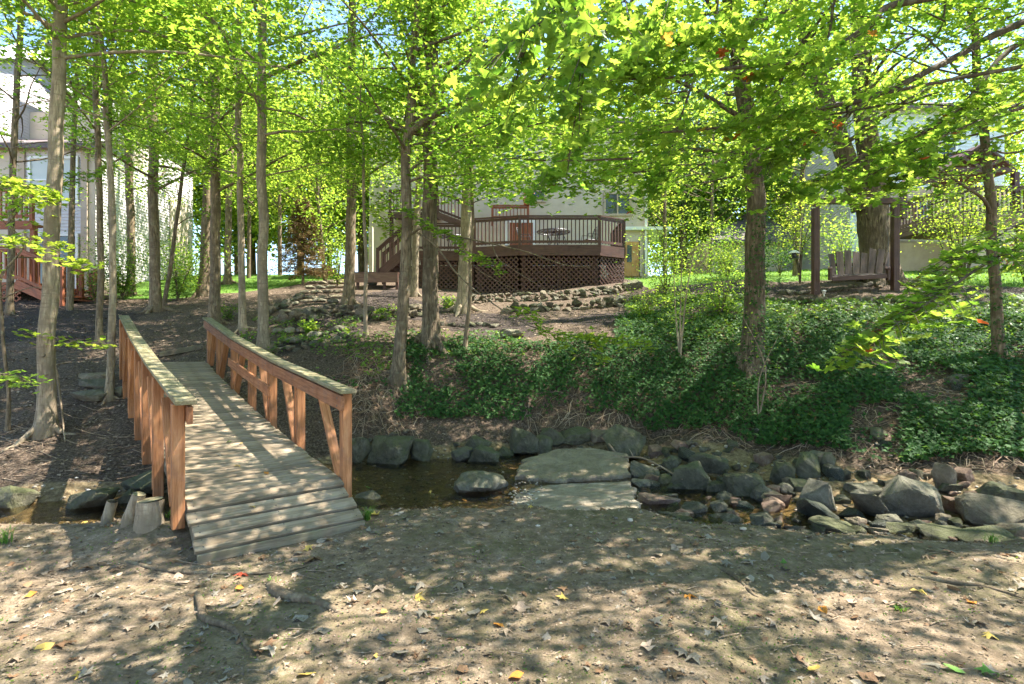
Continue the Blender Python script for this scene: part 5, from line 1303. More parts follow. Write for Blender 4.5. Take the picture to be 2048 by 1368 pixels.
wall_stones('dry stone retaining wall below the left half of the slope', [(560,655),(620,640),(680,632),(740,640),(800,640),(850,632)], 3, .24, wm, 1)
wall_stones('rubble stone wall below the lattice of the deck', [(885,618),(960,606),(1040,602),(1120,600),(1200,590),(1270,576)], 3, .21, wm, 1)
wall_stones('second row of rubble below the deck, lower down', [(1010,626),(1080,622),(1140,620),(1210,614),(1280,604)], 2, .25, wm, 1, cat='stone row')
wall_stones('stone heap left of the path between the pale trunks', [(520,640),(550,622),(580,612),(600,600)], 2, .22, wm, 1, cat='stone row')
wall_stones('line of flat edging stones above the ivy by the mulch', [(500,712),(560,702),(640,690),(700,674)], 1, .24, [ROCK_T, ROCK_G], 1, name='stone_edging', cat='edging')
wall_stones('border of round stones round the mulch bed left of the swing', [(1340,602),(1420,604),(1500,598),(1570,606),(1640,604),(1720,604),(1790,602)], 1, .26, [ROCK_T, ROCK_G, ROCK_M], 1, name='stone_edging', cat='edging')
wall_stones('upper border stones of the mulch bed behind the swing', [(1560,588),(1620,586),(1680,578),(1740,572)], 1, .2, [ROCK_G, ROCK_M], 1, name='stone_edging', cat='edging')
wall_stones('row of pale stones at the foot of the lattice', [(1090,586),(1160,582),(1230,576),(1260,566)], 1, .17, [ROCK_T, ROCK_R], 1, name='stone_edging', cat='edging')
wall_stones('scattered stones at the bank top right of the furrowed trunk', [(880,650),(920,652),(960,650),(1000,655)], 1, .2, [ROCK_G, ROCK_M], 1, name='stone_edging', cat='edging')
steps = [((520,700),(700,655),'lowest'),((545,668),(640,660),'second'),((550,645),(660,632),'third'),((560,628),(660,622),'fourth'),((575,612),(680,606),'fifth'),((590,600),(685,596),'sixth'),((600,588),(690,586),'seventh'),((610,577),(695,576),'eighth'),((615,567),(695,567),'ninth')]
for k, (a, b_, w_) in enumerate(steps):
    p, q = ground(*a), ground(*b_); t = thing('path_step', f'{w_} step of the hillside path counted from the bottom', 'step', tuple(p)); m_ = 4
    for i in range(m_):
        c0 = p+(q-p)*(i/m_); c1 = p+(q-p)*((i+.94)/m_)
        for c in (c0, c1): c[2] = H(c[0], c[1])+.05
        V, Fc = rock_geo(900+k*9+i, 2, 6, .8, .03); mid = (c0+c1)/2; L = np.linalg.norm((c1-c0)[:2]); V = V*np.array([L*1.08, .24, .15]); V = rot(V, 0, 0, math.atan2(c1[1]-c0[1], c1[0]-c0[0])); g = Geo(); g.add(V+mid, Fc)
        build(g, 'riser_stone', random.choice([ROCK_T, ROCK_G, ROCK_T]), t)
# landing timber at the far bridge end
p, q = at(318,697,11.2), at(402,700,11.6)
o = part(None, 'landing_timber', TIMBER, (p[0], p[1], H(p[0], p[1])+.05), (q[0], q[1], H(q[0], q[1])+.05), .13, .1); tag(o, 'square timber laid across the path behind the bridge end', 'timber')

# ---------------------------------------------------------------- buildings
def railing(t, a, b, za, zb, h, mat, sp=.14, bw=.035, posts=True, ends=(1, 1), name='baluster', topw=.09):
    """railing from plan point a to b; floor heights za, zb"""
    a = np.array([a[0], a[1], za]); b = np.array([b[0], b[1], zb]); L = np.linalg.norm((b-a)[:2]); n_ = max(int(L/sp), 2); W = wloc(t)
    Z = np.array([0, 0, 1.]); part(t, 'top_rail', mat if mat not in (REDW, BROWN2) else mat, a+Z*h, b+Z*h, topw, .045, bev=0) if True else None
    part(t, 'upper_rail', mat, a+Z*(h-.09), b+Z*(h-.09), .03, .09, bev=0)
    part(t, 'lower_rail', mat, a+Z*.12, b+Z*.12, .035, .09, bev=0)
    g = Geo(); box(g, (0, 0, (h-.15)/2+.05), (bw, bw, h-.15)); me = g.mesh(name, mat)
    for k in range(1, n_):
        p = a+(b-a)*k/n_; o = link(name, me, t, loc=tuple(p-W)); o.rotation_euler = (0, 0, math.atan2(b[1]-a[1], b[0]-a[0]))
    for e, p in ((ends[0], a), (ends[1], b)):
        if e: part(t, 'post', mat, p-Z*.25, p+Z*(h+.02), .1, .1, (0, 1, 0), 0)
def lattice(t, a, b, zb, zt, mat, sp=.105, w_=.038, d=.012):
    a = np.array([*a, 0.]); b = np.array([*b, 0.]); L = np.linalg.norm(b-a); X = (b-a)/L; h = zt-zb; g = Geo(); nrm = np.cross(X, (0, 0, 1))
    for sgn, off in ((1, 0), (-1, d+.002)):
        c = -h
        while c < L+h:
            # line x = c + sgn*z within [0,L]x[0,h]
            z0, z1 = 0, h
            x0 = c if sgn > 0 else c+0; x_at = lambda z: c+sgn*z if sgn > 0 else c+(h-z)
            zs_ = [z for z in np.linspace(0, h, 25) if 0 <= x_at(z) <= L]
            if len(zs_) > 1:
                p = a+X*x_at(zs_[0])+np.array([0, 0, zb+zs_[0]])+nrm*off; q = a+X*x_at(zs_[-1])+np.array([0, 0, zb+zs_[-1]])+nrm*off
                if np.linalg.norm(q-p) > .05: beam(g, p, q, d, w_, np.cross((q-p)/np.linalg.norm(q-p), nrm))
            c += sp*1.414
    return build(g, 'lattice', mat, t, kind='stuff')
def siding(t, a, b, z0, z1, mat, bd=.115, clip=None):
    """lap boards on the wall from plan a to b; clip(z)->(x0,x1) along the wall"""
    a = np.array([*a, 0.]); b = np.array([*b, 0.]); L = np.linalg.norm(b-a); X = (b-a)/L; nrm = np.cross(X, (0, 0, 1)); g = Geo(); z = z0; Zv = np.array([0, 0, 1.])
    while z < z1-.01:
        zz = min(z+bd, z1); x0, x1 = (0, L) if clip is None else clip(z)
        if x1 > x0+.02:
            p, q = a+X*x0, a+X*x1
            V = [p+nrm*.024+Zv*z, q+nrm*.024+Zv*z, q+nrm*.003+Zv*zz, p+nrm*.003+Zv*zz, p+nrm*.001+Zv*z, q+nrm*.001+Zv*z]
            g.add(V, [(0, 1, 2, 3), (4, 5, 1, 0)])
        z = zz
    return build(g, 'siding', mat, t, kind='stuff')
def window(t, a, b, z0, z1, off=.0, frame=TRIM, glass=GLASS, mull=1, bar=True, name='window'):
    """window on the wall line a->b (plan), facing right of the direction a->b"""
    a = np.array([*a, 0.]); b = np.array([*b, 0.]); L = np.linalg.norm(b-a); X = (b-a)/L; nrm = np.cross(X, (0, 0, 1)); Zv = np.array([0, 0, 1.]); W = t
    c = a+nrm*(.05+off); g = Geo(); f = .09
    beam(g, c+Zv*(z0+f/2), c+X*L+Zv*(z0+f/2), .07, f); beam(g, c+Zv*(z1-f/2), c+X*L+Zv*(z1-f/2), .07, f)
    for x in [f/2, L-f/2]+[L*(i+1)/(mull+1) for i in range(mull)]: beam(g, c+X*x+Zv*(z0+f), c+X*x+Zv*(z1-f), .07, f if x in (f/2, L-f/2) else .06, X)
    if bar: beam(g, c+X*f+Zv*(z0+z1)/2, c+X*(L-f)+Zv*(z0+z1)/2, .05, .05)
    fr = build(g, name, frame, t)
    g = Geo(); c2 = a+nrm*(.035+off); g.add([c2+X*.03+Zv*(z0+.03), c2+X*(L-.03)+Zv*(z0+.03), c2+X*(L-.03)+Zv*(z1-.03), c2+X*.03+Zv*(z1-.03)], [(0, 1, 2, 3)])
    build(g, 'pane', glass, fr)
    return fr
def body(t, pts, z0, z1, mat, name='wall'):
    g = Geo(); n_ = len(pts); V = [(x, y, z0) for x, y in pts]+[(x, y, z1) for x, y in pts]
    g.add(V, [(i, (i+1) % n_, (i+1) % n_+n_, i+n_) for i in range(n_)]); g.add([(x, y, z1) for x, y in pts], [tuple(range(n_))])
    return build(g, name, mat, t)
def roof_slab(t, pts, th=.18, mat=SHINGLE, name='roof'):
    g = Geo(); pts = np.array(pts, float); n_ = len(pts); lo = pts-np.array([0, 0, th])
    g.add(np.concatenate([pts, lo]), [(i, (i+1) % n_, (i+1) % n_+n_, i+n_) for i in range(n_)]); g.add(pts, [tuple(range(n_))]); g.add(lo, [tuple(range(n_))[::-1]])
    return build(g, name, mat, t)
def R_(u, Y): return (u-1024)/F*Y
def ZZ(v, Y): return EYE+(684-v)/F*Y
# --- left: white house
YF = 19.5; xa, xb = -25.0, R_(190, YF); hs = thing('white_house', 'white sided house at the left with a lit gable side and a redwood deck', 'house', (xb, YF, H(xb, YF)))
YE = 26.3; xe = R_(385, YE)
body(hs, [(xa, YF), (xb, YF), (xe, YE), (xa, YE)], 2.9, 8.6, STUCCO)
siding(hs, (R_(52, YF), YF), (R_(166, YF), YF), 5.45, 8.55, SIDE_W)
siding(hs, (xb, YF), (xe, YE), 3.9, 10.5, SIDE_W)
xu = xb-.0; body(hs, [(R_(245, 21.2)-.2, 21.3), (xb-.1, 21.3), (xe-.02, YE-.02), (xa+2, YE-.02), (xa+2, 21.3)], 8.6, 10.5, STUCCO, 'upper_wall')
roof_slab(hs, [(xa-.3, YF-.35, 8.55), (xb+.3, YF-.35, 8.55), (xb+.2, 21.4, 9.5), (xa-.3, 21.4, 9.5)])
roof_slab(hs, [(xb+.35, 21.0, 10.45), (xe+.35, YE+.3, 10.45), (xe-3, YE+.3, 12.2), (xb-3, 21.0, 12.2)])
# attic gable block set back at the far left
g2x = -18.6
siding(hs, (g2x, 19.6), (g2x-.2, 23.2), 8.6, 12.9, SIDE_W, clip=lambda z: (max(0, (z-11.9)*1.2), 3.6-max(0, (z-11.9)*1.9)))
body(hs, [(g2x-5, 19.7), (g2x-.03, 19.7), (g2x-.23, 23.1), (g2x-5, 23.1)], 8.6, 11.9, SIDE_W, 'gable_wall')
roof_slab(hs, [(g2x+.3, 19.3, 11.9), (g2x+.3, 21.6, 13.0), (g2x-6, 21.6, 13.0), (g2x-6, 19.3, 11.9)], .2); roof_slab(hs, [(g2x+.3, 21.6, 13.0), (g2x+.1, 23.6, 11.9), (g2x-6, 23.6, 11.9), (g2x-6, 21.6, 13.0)], .2)
g = Geo(); beam(g, (g2x+.32, 19.3, 11.75), (g2x+.32, 21.6, 12.85), .05, .3); beam(g, (g2x+.32, 21.6, 12.85), (g2x+.12, 23.6, 11.75), .05, .3); build(g, 'rake_board', TRIM, hs)
window(hs, (R_(60, YF), YF), (R_(160, YF), YF), ZZ(408, YF), ZZ(314, YF), .02, glass=BLIND)
window(hs, (R_(66, YF), YF), (R_(160, YF), YF), 3.35, ZZ(468, YF), .02, bar=False, name='sliding_door')
for zz in np.linspace(ZZ(405, YF)+.1, ZZ(316, YF)-.1, 22):
    pass
g = Geo(); box(g, (R_(171, YF), YF-.04, 6.2), (.22, .08, 5.0)); box(g, (R_(60, YF)-.25, YF-.04, 6.2), (.22, .08, 5.0)); build(g, 'corner_trim', TRIM_T, hs)
g = Geo(); c0 = np.array([xb, YF, 0]); cd = np.array([xe-xb, YE-YF, 0]); 
pa = c0+cd*.70; g.add([pa+(.06, 0, 3.9), pa+cd*.23+(.06, 0, 3.9), pa+cd*.23+(.06, 0, 8.0), pa+(.06, 0, 8.0)], [(0, 1, 2, 3)]); build(g, 'chimney_panel', STUCCO, hs)
# left house deck
dk = thing('redwood_deck', 'redwood deck and stair on the left house with lattice skirt', 'deck', (R_(60, 16.2), 16.2, 2.8))
Yd = 16.6; fx0, fx1 = R_(-120, Yd), R_(42, Yd); zf = ZZ(562, Yd)
g = Geo(); box(g, ((fx0+fx1)/2, (Yd+YF)/2, zf-.06), (fx1-fx0, YF-Yd-.06, .06)); build(g, 'deck_floor', REDW, dk)
part(dk, 'fascia', REDW, (fx0, Yd-.02, zf-.15), (fx1, Yd-.02, zf-.15), .04, .2, bev=0)
railing(dk, (fx0, Yd), (fx1, Yd), zf, zf, 1.02, REDW, .15, .045)
lattice(dk, (fx0+1, Yd+.02), (fx1, Yd+.02), 2.65, zf-.25, REDW, .13, .04)
sx0, sx1 = fx1, R_(124, 16.2); zt = H(sx1, 16.2)+.15
railing(dk, (sx0, 16.45), (sx1, 16.2), zf, zt, .98, REDW, .15, .04, ends=(0, 1)); railing(dk, (sx0, 17.6), (R_(163, 17.3), 17.3), zf, zt+.1, .98, REDW, .15, .04, ends=(1, 1))
part(dk, 'stair_stringer', REDW, (sx0, 16.42, zf-.1), (sx1, 16.17, zt-.1), .05, .26, bev=0)
for k in range(5):
    t_ = (k+.5)/5; part(dk, 'tread', REDW, (sx0+(sx1-sx0)*t_, 16.5, zf+(zt-zf)*t_), (sx0+(sx1-sx0)*t_+.25, 17.5, zf+(zt-zf)*t_), .28, .04, bev=0)
railing(dk, (R_(124, 16.2)+.1, 17.4), (R_(182, 18.4), 18.4), zf-.5, zf-.5, .95, REDW, .15, .04)
bz = ZZ(450, 17); railing(dk, (R_(-100, 17), 17), (R_(64, 17), 17), bz+.15, bz+.15, 1.0, REDW, .15, .04)
part(dk, 'balcony_beam', REDW, (R_(-100, 17), 17.02, bz), (R_(66, 17), 17.02, bz), .05, .26, bev=0); g = Geo(); box(g, ((R_(-100, 17)+R_(60, 17))/2, 17.3, bz+.05), (R_(60, 17)-R_(-100, 17), .55, .06)); build(g, 'balcony_floor', REDW, dk)
part(dk, 'balcony_post', REDW, (R_(62, 17), 17.1, zf), (R_(62, 17), 17.1, bz), .14, .14, (0, 1, 0), bev=0)
# --- centre: cream house
YW = 24.3; hc = thing('cream_house', 'cream stucco house behind the central brown deck', 'house', (2, YW, 4.4))
x0, x1 = R_(770, YW), R_(1296, YW)
body(hc, [(x0, YW), (x1, YW), (x1, 33), (x0, 33)], 4.2, 11.4, STUCCO)
roof_slab(hc, [(x0-.4, YW-.45, 11.3), (x1+.4, YW-.45, 11.3), (x1+.4, 28.7, 13.4), (x0-.4, 28.7, 13.4)]); roof_slab(hc, [(x0-.4, 28.7, 13.4), (x1+.4, 28.7, 13.4), (x1+.4, 33.4, 11.3), (x0-.4, 33.4, 11.3)])
g = Geo(); box(g, ((x0+3.9)/2, YW-.06, 4.2), (3.9-x0, .08, 1.5)); build(g, 'underdeck_shade_sheet', DECK_SHADE, hc)  # added dark sheet, paints the shade under the deck
g = Geo(); box(g, (R_(757, 25), 25.3, 8.4), (.75, 1.0, 8.4)); build(g, 'chimney', STUCCO, hc)
FRW = window
window(hc, (R_(1207, YW), YW), (R_(1262, YW), YW), ZZ(432, YW), ZZ(385, YW), frame=TRIM_T, mull=1, bar=False)
window(hc, (R_(1060, YW), YW), (R_(1092, YW), YW), ZZ(405, YW), ZZ(360, YW), frame=TRIM_T, mull=0)
window(hc, (R_(880, YW), YW), (R_(930, YW), YW), ZZ(330, YW), ZZ(285, YW), mull=1)
window(hc, (R_(1000, YW), YW), (R_(1045, YW), YW), ZZ(330, YW), ZZ(285, YW), mull=1)
window(hc, (R_(1020, YW), YW), (R_(1028, YW), YW), 5.0, 6.9, name='door_side_light', mull=0, bar=False)
# red brown double door with white trim
g = Geo(); fr_x0, fr_x1 = R_(1009, YW), R_(1071, YW); box(g, ((fr_x0+fr_x1)/2, YW-.03, 5.95), (fr_x1-fr_x0, .06, 2.1)); dd = build(g, 'door_frame', TRIM, hc)
g = Geo(); box(g, (fr_x0+.48, YW-.08, 5.9), (.5, .05, 1.9)); box(g, (fr_x0+1.0, YW-.08, 5.9), (.5, .05, 1.9)); build(g, 'door_leaf', REDW, dd)
# lower entry wing with oak door
YD = 28.0
xw0, xw1 = R_(1240, YD), R_(1294, YD)+.35
ex0, ex1 = x1-.001, R_(1300, YD)
g = Geo(); box(g, ((R_(1244, 26)+R_(1300, 26))/2, 25.68, ZZ(473, 26)), (2.2, 3.2, .14)); build(g, 'porch_roof', TRIM, hc)
ddx0, ddx1 = R_(1248, YW), R_(1277, YW)
g = Geo(); box(g, ((ddx0+ddx1)/2, YW-.05, (ZZ(553, YW)+ZZ(484, YW))/2), (ddx1-ddx0, .06, ZZ(484, YW)-ZZ(553, YW))); dd = build(g, 'oak_door', DOORW, hc)
g = Geo(); box(g, (ddx0+.22, YW-.09, ZZ(508, YW)), (.2, .03, .75)); build(g, 'door_glass', GLASS, dd)
g = Geo(); box(g, (ddx1+.1, YW-.07, (ZZ(553, YW)+ZZ(480, YW))/2), (.12, .1, ZZ(480, YW)-ZZ(553, YW))); build(g, 'door_jamb', TRIM_T, hc)
part(hc, 'downspout', TRIM, (x1-.12, YW-.08, 4.6), (x1-.12, YW-.08, 11.2), .08, .08, (0, 1, 0), 0)
g = Geo(); box(g, (R_(742, 22.5), 22.5, 5.0), (.16, .16, 2.6)); build(g, 'porch_column', STUCCO, hc)
# --- central deck
ck = thing('brown_deck', 'dark brown raised deck with rounded end, baluster railing and lattice skirt', 'deck', (1.5, 20, 3.5))
ZF = ZZ(490, 19.5); hr = 4.467+EYE-ZF
PG = [(4.10,20.14),(3.10,19.5),(.27,19.5),(-1.36,19.97),(-1.85,20.75),(-3.65,20.75)]
for i in range(len(PG)-1):
    a, b = PG[i+1], PG[i]
    railing(ck, a, b, ZF, ZF, hr, BROWN, .135, .036, ends=(1, 1 if i == 0 else 0))
    part(ck, 'fascia', BROWN, (a[0], a[1]-.03, ZF-.19), (b[0], b[1]-.03, ZF-.19), .045, .38, bev=0)
    zl = min(H(a[0], a[1]), H(b[0], b[1]))-.15
    lattice(ck, (a[0], a[1]+.03), (b[0], b[1]+.03), zl, ZF-.40, BROWN, .125, .046)
railing(ck, (4.10,20.14), (4.10, 22.6), ZF, ZF, hr, BROWN, .135, .036, ends=(0, 1))
lattice(ck, (4.10,20.17), (4.10, 23.5), H(4.1, 21)-.1, ZF-.4, BROWN, .125, .046); part(ck, 'fascia', BROWN, (4.12, 20.14, ZF-.19), (4.12, 24, ZF-.19), .045, .38, bev=0)
g = Geo(); pts = [(4.08,20.17),(3.09,19.53),(.28,19.53),(-1.34,20.0),(-1.83,20.78),(-3.65,20.78),(-3.65,24.2),(4.08,24.2)]
V = [(x, y, ZF-.02) for x, y in pts]+[(x, y, ZF-.06) for x, y in pts]; n_ = len(pts); g.add(V, [tuple(range(n_)), tuple(range(n_, 2*n_))[::-1]]); build(g, 'deck_floor', BROWN, ck)
for x, y in [(3.0, 20), (.4, 20), (1.7, 20), (-1.2, 20.5), (-3.4, 21)]: part(ck, 'support_post', BROWN, (x, y, H(x, y)-.1), (x, y, ZF-.1), .14, .14, (0, 1, 0), 0)
# the dark behind the lattice is a shade-coloured sheet on the house wall
# stair down on the left to a low platform
sx0, sx1 = -3.7, R_(752, 19.6); zl = ZZ(548, 19.6)
for yy in (19.85, 20.75): railing(ck, (sx1, yy), (sx0, yy), zl, ZF, .95, BROWN, .14, .034, ends=(1, 0)); part(ck, 'stair_stringer', BROWN, (sx1, yy, zl-.08), (sx0, yy, ZF-.1), .05, .26, bev=0)
for k in range(6):
    t_ = (k+.5)/6; X_ = sx1+(sx0-sx1)*t_; part(ck, 'tread', BROWN, (X_, 19.85, zl+(ZF-zl)*t_), (X_, 20.75, zl+(ZF-zl)*t_), .28, .04, (0, 0, 1), 0)
pl = thing('low_platform', 'low brown wooden platform at the foot of the deck stair', 'platform', (R_(750, 19.4), 19.4, H(R_(750, 19.4), 19.4)))
p0, p1 = R_(708, 19.3), R_(796, 19.3)
part(pl, 'front_board', BROWN2, (p0, 19.3, zl-.16), (p1, 19.3, zl-.16), .05, .34, bev=0)
for k in range(9): part(pl, 'platform_plank', BROWN, (p0, 19.36+k*.14, zl+.02), (p1, 19.36+k*.14, zl+.02), .13, .03, bev=0)
for x in (p0+.1, p1-.5, p1-.06): part(pl, 'leg', BROWN, (x, 19.42, H(x, 19.4)-.1), (x, 19.42, zl-.02), .09, .09, (0, 1, 0), 0)
# upper deck
uk = thing('upper_deck', 'upper level brown deck and stair behind the lower deck', 'deck', (-4, 22.5, 7))
YU = 23.0; ZU = ZZ(425, YU); hu = ZZ(381, YU)-ZU
railing(uk, (R_(780, YU), YU), (R_(876, YU), YU), ZU, ZU, hu, BROWN, .14, .036)
part(uk, 'beam', BROWN, (R_(776, YU), YU-.02, ZU-.12), (R_(880, YU), YU-.02, ZU-.12), .06, .26, bev=0)
railing(uk, (R_(876, YU), YU), (R_(945, 22.6), 22.6), ZU, ZZ(452, 22.6), hu, BROWN, .14, .036, ends=(0, 1))
part(uk, 'stair_stringer', BROWN, (R_(876, YU), YU-.03, ZU-.12), (R_(945, 22.6), 22.57, ZZ(452, 22.6)-.1), .05, .26, bev=0)
part(uk, 'tall_post', BROWN, (R_(944, 22.5), 22.5, ZF), (R_(944, 22.5), 22.5, ZZ(375, 22.5)), .15, .15, (0, 1, 0), 0)
for uu in (782, 868): part(uk, 'support_post', BROWN, (R_(uu, YU), YU+.1, H(R_(uu, YU), YU)), (R_(uu, YU), YU+.1, ZU), .14, .14, (0, 1, 0), 0)
g = Geo(); box(g, ((R_(778, YU)+R_(878, YU))/2, YU+.65, ZU), (R_(878, YU)-R_(778, YU), 1.25, .05)); build(g, 'deck_floor', BROWN, uk)
railing(uk, (R_(985, 23.6), 23.6), (R_(1056, 23.6), 23.6), ZZ(440, 23.6), ZZ(440, 23.6), ZZ(411, 23.6)-ZZ(440, 23.6), REDW, .14, .036)
# flower pot on the newel
pp = np.array([R_(1054, 23.5), 23.5, ZZ(410, 23.5)]); ptt = thing('flower_pot', 'terracotta pot of red flowers on the railing post of the upper deck', 'flower pot', tuple(pp))
g = Geo(); tube(g, [pp, pp+(0, 0, .13), pp+(0, 0, .26)], [.12, .16, .2], 14); build(g, 'pot', TERRA, ptt, True)
g = Geo(); rg = np.random.default_rng(1); leaf_field(g, pp+(0, 0, .42)+rg.normal(0, .14, (160, 3)), .07, OVAL, rg, .8); build(g, 'blossoms', DRY['orange'], ptt, kind='stuff')
# patio table and chairs
def patio_table(c, r, label):
    t = thing('patio_table', label, 'table', tuple(c)); g = Geo()
    a = np.arange(33)/32*6.2832; ring = lambda q, z: np.stack([c[0]+np.cos(a)*q, c[1]+np.sin(a)*q, np.full(33, c[2]+z)], -1)
    tube(g, ring(r, .72), .022, 6); 
    for q in (.75, .5, .25): tube(g, ring(r*q, .72), .012, 4)
    for k in range(12): a_ = k*PI/12; beam(g, (c[0]-math.cos(a_)*r, c[1]-math.sin(a_)*r, c[2]+.72), (c[0]+math.cos(a_)*r, c[1]+math.sin(a_)*r, c[2]+.72), .03, .01)
    build(g, 'table_top', METAL, t)
    for k in range(4):
        a_ = k*PI/2+.6; g = Geo(); tube(g, smooth_path([(c[0]+math.cos(a_)*r*.65, c[1]+math.sin(a_)*r*.65, c[2]), (c[0]+math.cos(a_)*r*.3, c[1]+math.sin(a_)*r*.3, c[2]+.35), (c[0]+math.cos(a_)*r*.6, c[1]+math.sin(a_)*r*.6, c[2]+.71)], 3), .018, 6); build(g, 'leg', METAL, t)
def patio_chair(c, rz, label, group='black metal chairs on the deck'):
    t = thing('patio_chair', label, 'chair', tuple(c), group); cc, ss = math.cos(rz), math.sin(rz)
    def w_(x, y, z): return np.array([c[0]+x*cc-y*ss, c[1]+x*ss+y*cc, c[2]+z])
    g = Geo(); 
    for k in range(9): beam(g, w_(-.22, -.2+k*.05, .43), w_(.22, -.2+k*.05, .43), .02, .012)
    tube(g, [w_(-.23, -.22, .43), w_(.23, -.22, .43), w_(.23, .22, .43), w_(-.23, .22, .43), w_(-.23, -.22, .43)], .013, 5); build(g, 'seat', METAL, t)
    g = Geo(); tube(g, smooth_path([w_(-.23, .22, .43), w_(-.23, .3, .75), w_(-.12, .34, .95), w_(.12, .34, .95), w_(.23, .3, .75), w_(.23, .22, .43)], 3), .014, 5)
    for k in range(7): beam(g, w_(-.18+k*.06, .23, .45), w_(-.18+k*.06, .33, .92), .012, .012)
    build(g, 'backrest', METAL, t)
    for sx in (-1, 1):
        g = Geo(); tube(g, [w_(sx*.24, .26, .66), w_(sx*.25, -.15, .66), w_(sx*.24, -.22, .43)], .013, 5); build(g, 'armrest', METAL, t)
        for sy in (-1, 1): g = Geo(); tube(g, [w_(sx*.22, sy*.2, .43), w_(sx*.25, sy*.25, 0)], .012, 5); build(g, 'leg', METAL, t)
patio_table((R_(1107, 20.8), 20.8, ZF), .62, 'round black metal table on the deck')
patio_chair((R_(1178, 21), 21, ZF), -1.2, 'black metal chair right of the round table on the deck')
patio_chair((R_(1052, 21.2), 21.2, ZF), 1.4, 'black metal chair left of the round table on the deck')
patio_chair((R_(1120, 22.4), 22.2, ZF), 0, 'black metal chair behind the round table on the deck')
patio_table((R_(905, 21.8), 21.8, ZF), .5, 'second round metal table at the left end of the deck')
# --- right: pale blue house
YB = 22.5; hb = thing('blue_house', 'pale blue sided house at the right behind the swing', 'house', (R_(1850, YB), YB, 4.6))
bx0, bx1 = R_(1700, YB), R_(2008, YB); 
body(hb, [(bx0, YB), (bx1, YB), (bx1, 33), (R_(1548, 33), 33)], 4.0, ZZ(215, YB), SIDE_B)
siding(hb, (bx0, YB), (bx1, YB), ZZ(376, YB), ZZ(215, YB), SIDE_B, .13)
siding(hb, (bx0, YB), (R_(1790, YB), YB), 4.4, ZZ(398, YB), SIDE_B, .13)
siding(hb, (R_(1548, 33), 33), (bx0, YB), 4.6, ZZ(215, YB), SIDE_W, .13)
roof_slab(hb, [(bx0-.4, YB-.4, ZZ(215, YB)), (bx1+.4, YB-.4, ZZ(215, YB)), (bx1+.4, 27, ZZ(215, YB)+2.2), (bx0-.4, 27, ZZ(215, YB)+2.2)])
g = Geo(); box(g, ((R_(1712, YB)+bx1)/2, YB-.06, ZZ(388, YB)), (bx1-R_(1712, YB), .12, ZZ(376, YB)-ZZ(400, YB))); build(g, 'peach_band', BEIGE, hb)
window(hb, (R_(1870, YB), YB), (R_(1912, YB), YB), ZZ(322, YB), ZZ(284, YB), .02, mull=0)
g = Geo(); box(g, ((R_(1795, YB-.2)+R_(2100, YB-.2))/2, YB-.25, (ZZ(400, YB)+4.0)/2), (R_(2100, YB)-R_(1795, YB), .3, ZZ(400, YB)-4.0)); build(g, 'lower_wall', BEIGE, hb)
window(hb, (R_(1815, YB), YB-.4), (R_(1850, YB), YB-.4), ZZ(445, YB), ZZ(405, YB), .02, mull=0, frame=TRIM_T)
gw = thing('garden_wall', 'low beige masonry wall below the brown ramp at the right', 'wall', (R_(1850, 19.5), 19.5, H(R_(1850, 19.5), 19.5)))
g = Geo(); X0, X1 = R_(1786, 19.5), R_(1906, 19.5); zt_ = ZZ(486, 19.5); box(g, ((X0+X1)/2, 19.6, (zt_+3.6)/2), (X1-X0, .25, zt_-3.6)); build(g, 'masonry', BEIGE, gw)
g = Geo(); box(g, (X1+.1, 19.5, (ZZ(430, 19.5)+3.6)/2), (.2, .2, ZZ(430, 19.5)-3.6)); build(g, 'pillar', BEIGE, gw)
# right ramp / deck
rk = thing('ramp_deck', 'brown deck with a railing and open gabled shelter on the house at the right', 'deck', (R_(1900, 18), 18, 4))
A = (R_(1772, 21), 21); B = (R_(1908, 17.8), 17.8); za = ZZ(468, 21); zb = ZZ(432, 17.8)
railing(rk, A, B, za, zb, .95, BROWN2, .15, .04)
part(rk, 'side_beam', BROWN2, (A[0], A[1]-.03, za-.12), (B[0], B[1]-.03, zb-.12), .06, .32, bev=0)
C_ = (R_(2110, 17.8), 17.8); railing(rk, B, C_, zb, zb, .95, BROWN, .14, .04, ends=(0, 1)); part(rk, 'front_beam', BROWN2, (B[0], B[1]-.03, zb-.14), (C_[0], C_[1]-.03, zb-.14), .06, .34, bev=0)
g = Geo(); g.add([(A[0], A[1], za), (B[0], B[1], zb), (C_[0], C_[1], zb), (C_[0], 22.0, zb), (A[0]+.5, 22.0, za)], [(0, 1, 2, 3, 4)]); build(g, 'deck_floor', BROWN2, rk)
lattice(rk, (R_(1985, 17.9), 17.9), (R_(2110, 17.9), 17.9), H(R_(2040, 17.9), 17.9)-.1, ZZ(482, 17.9), REDW, .17, .045)
for uu in (1912, 1990, 2040): part(rk, 'support_post', BROWN2, (R_(uu, 17.85), 17.9, H(R_(uu, 17.9), 17.9)-.1), (R_(uu, 17.85), 17.9, zb-.1), .15, .15, (0, 1, 0), 0)
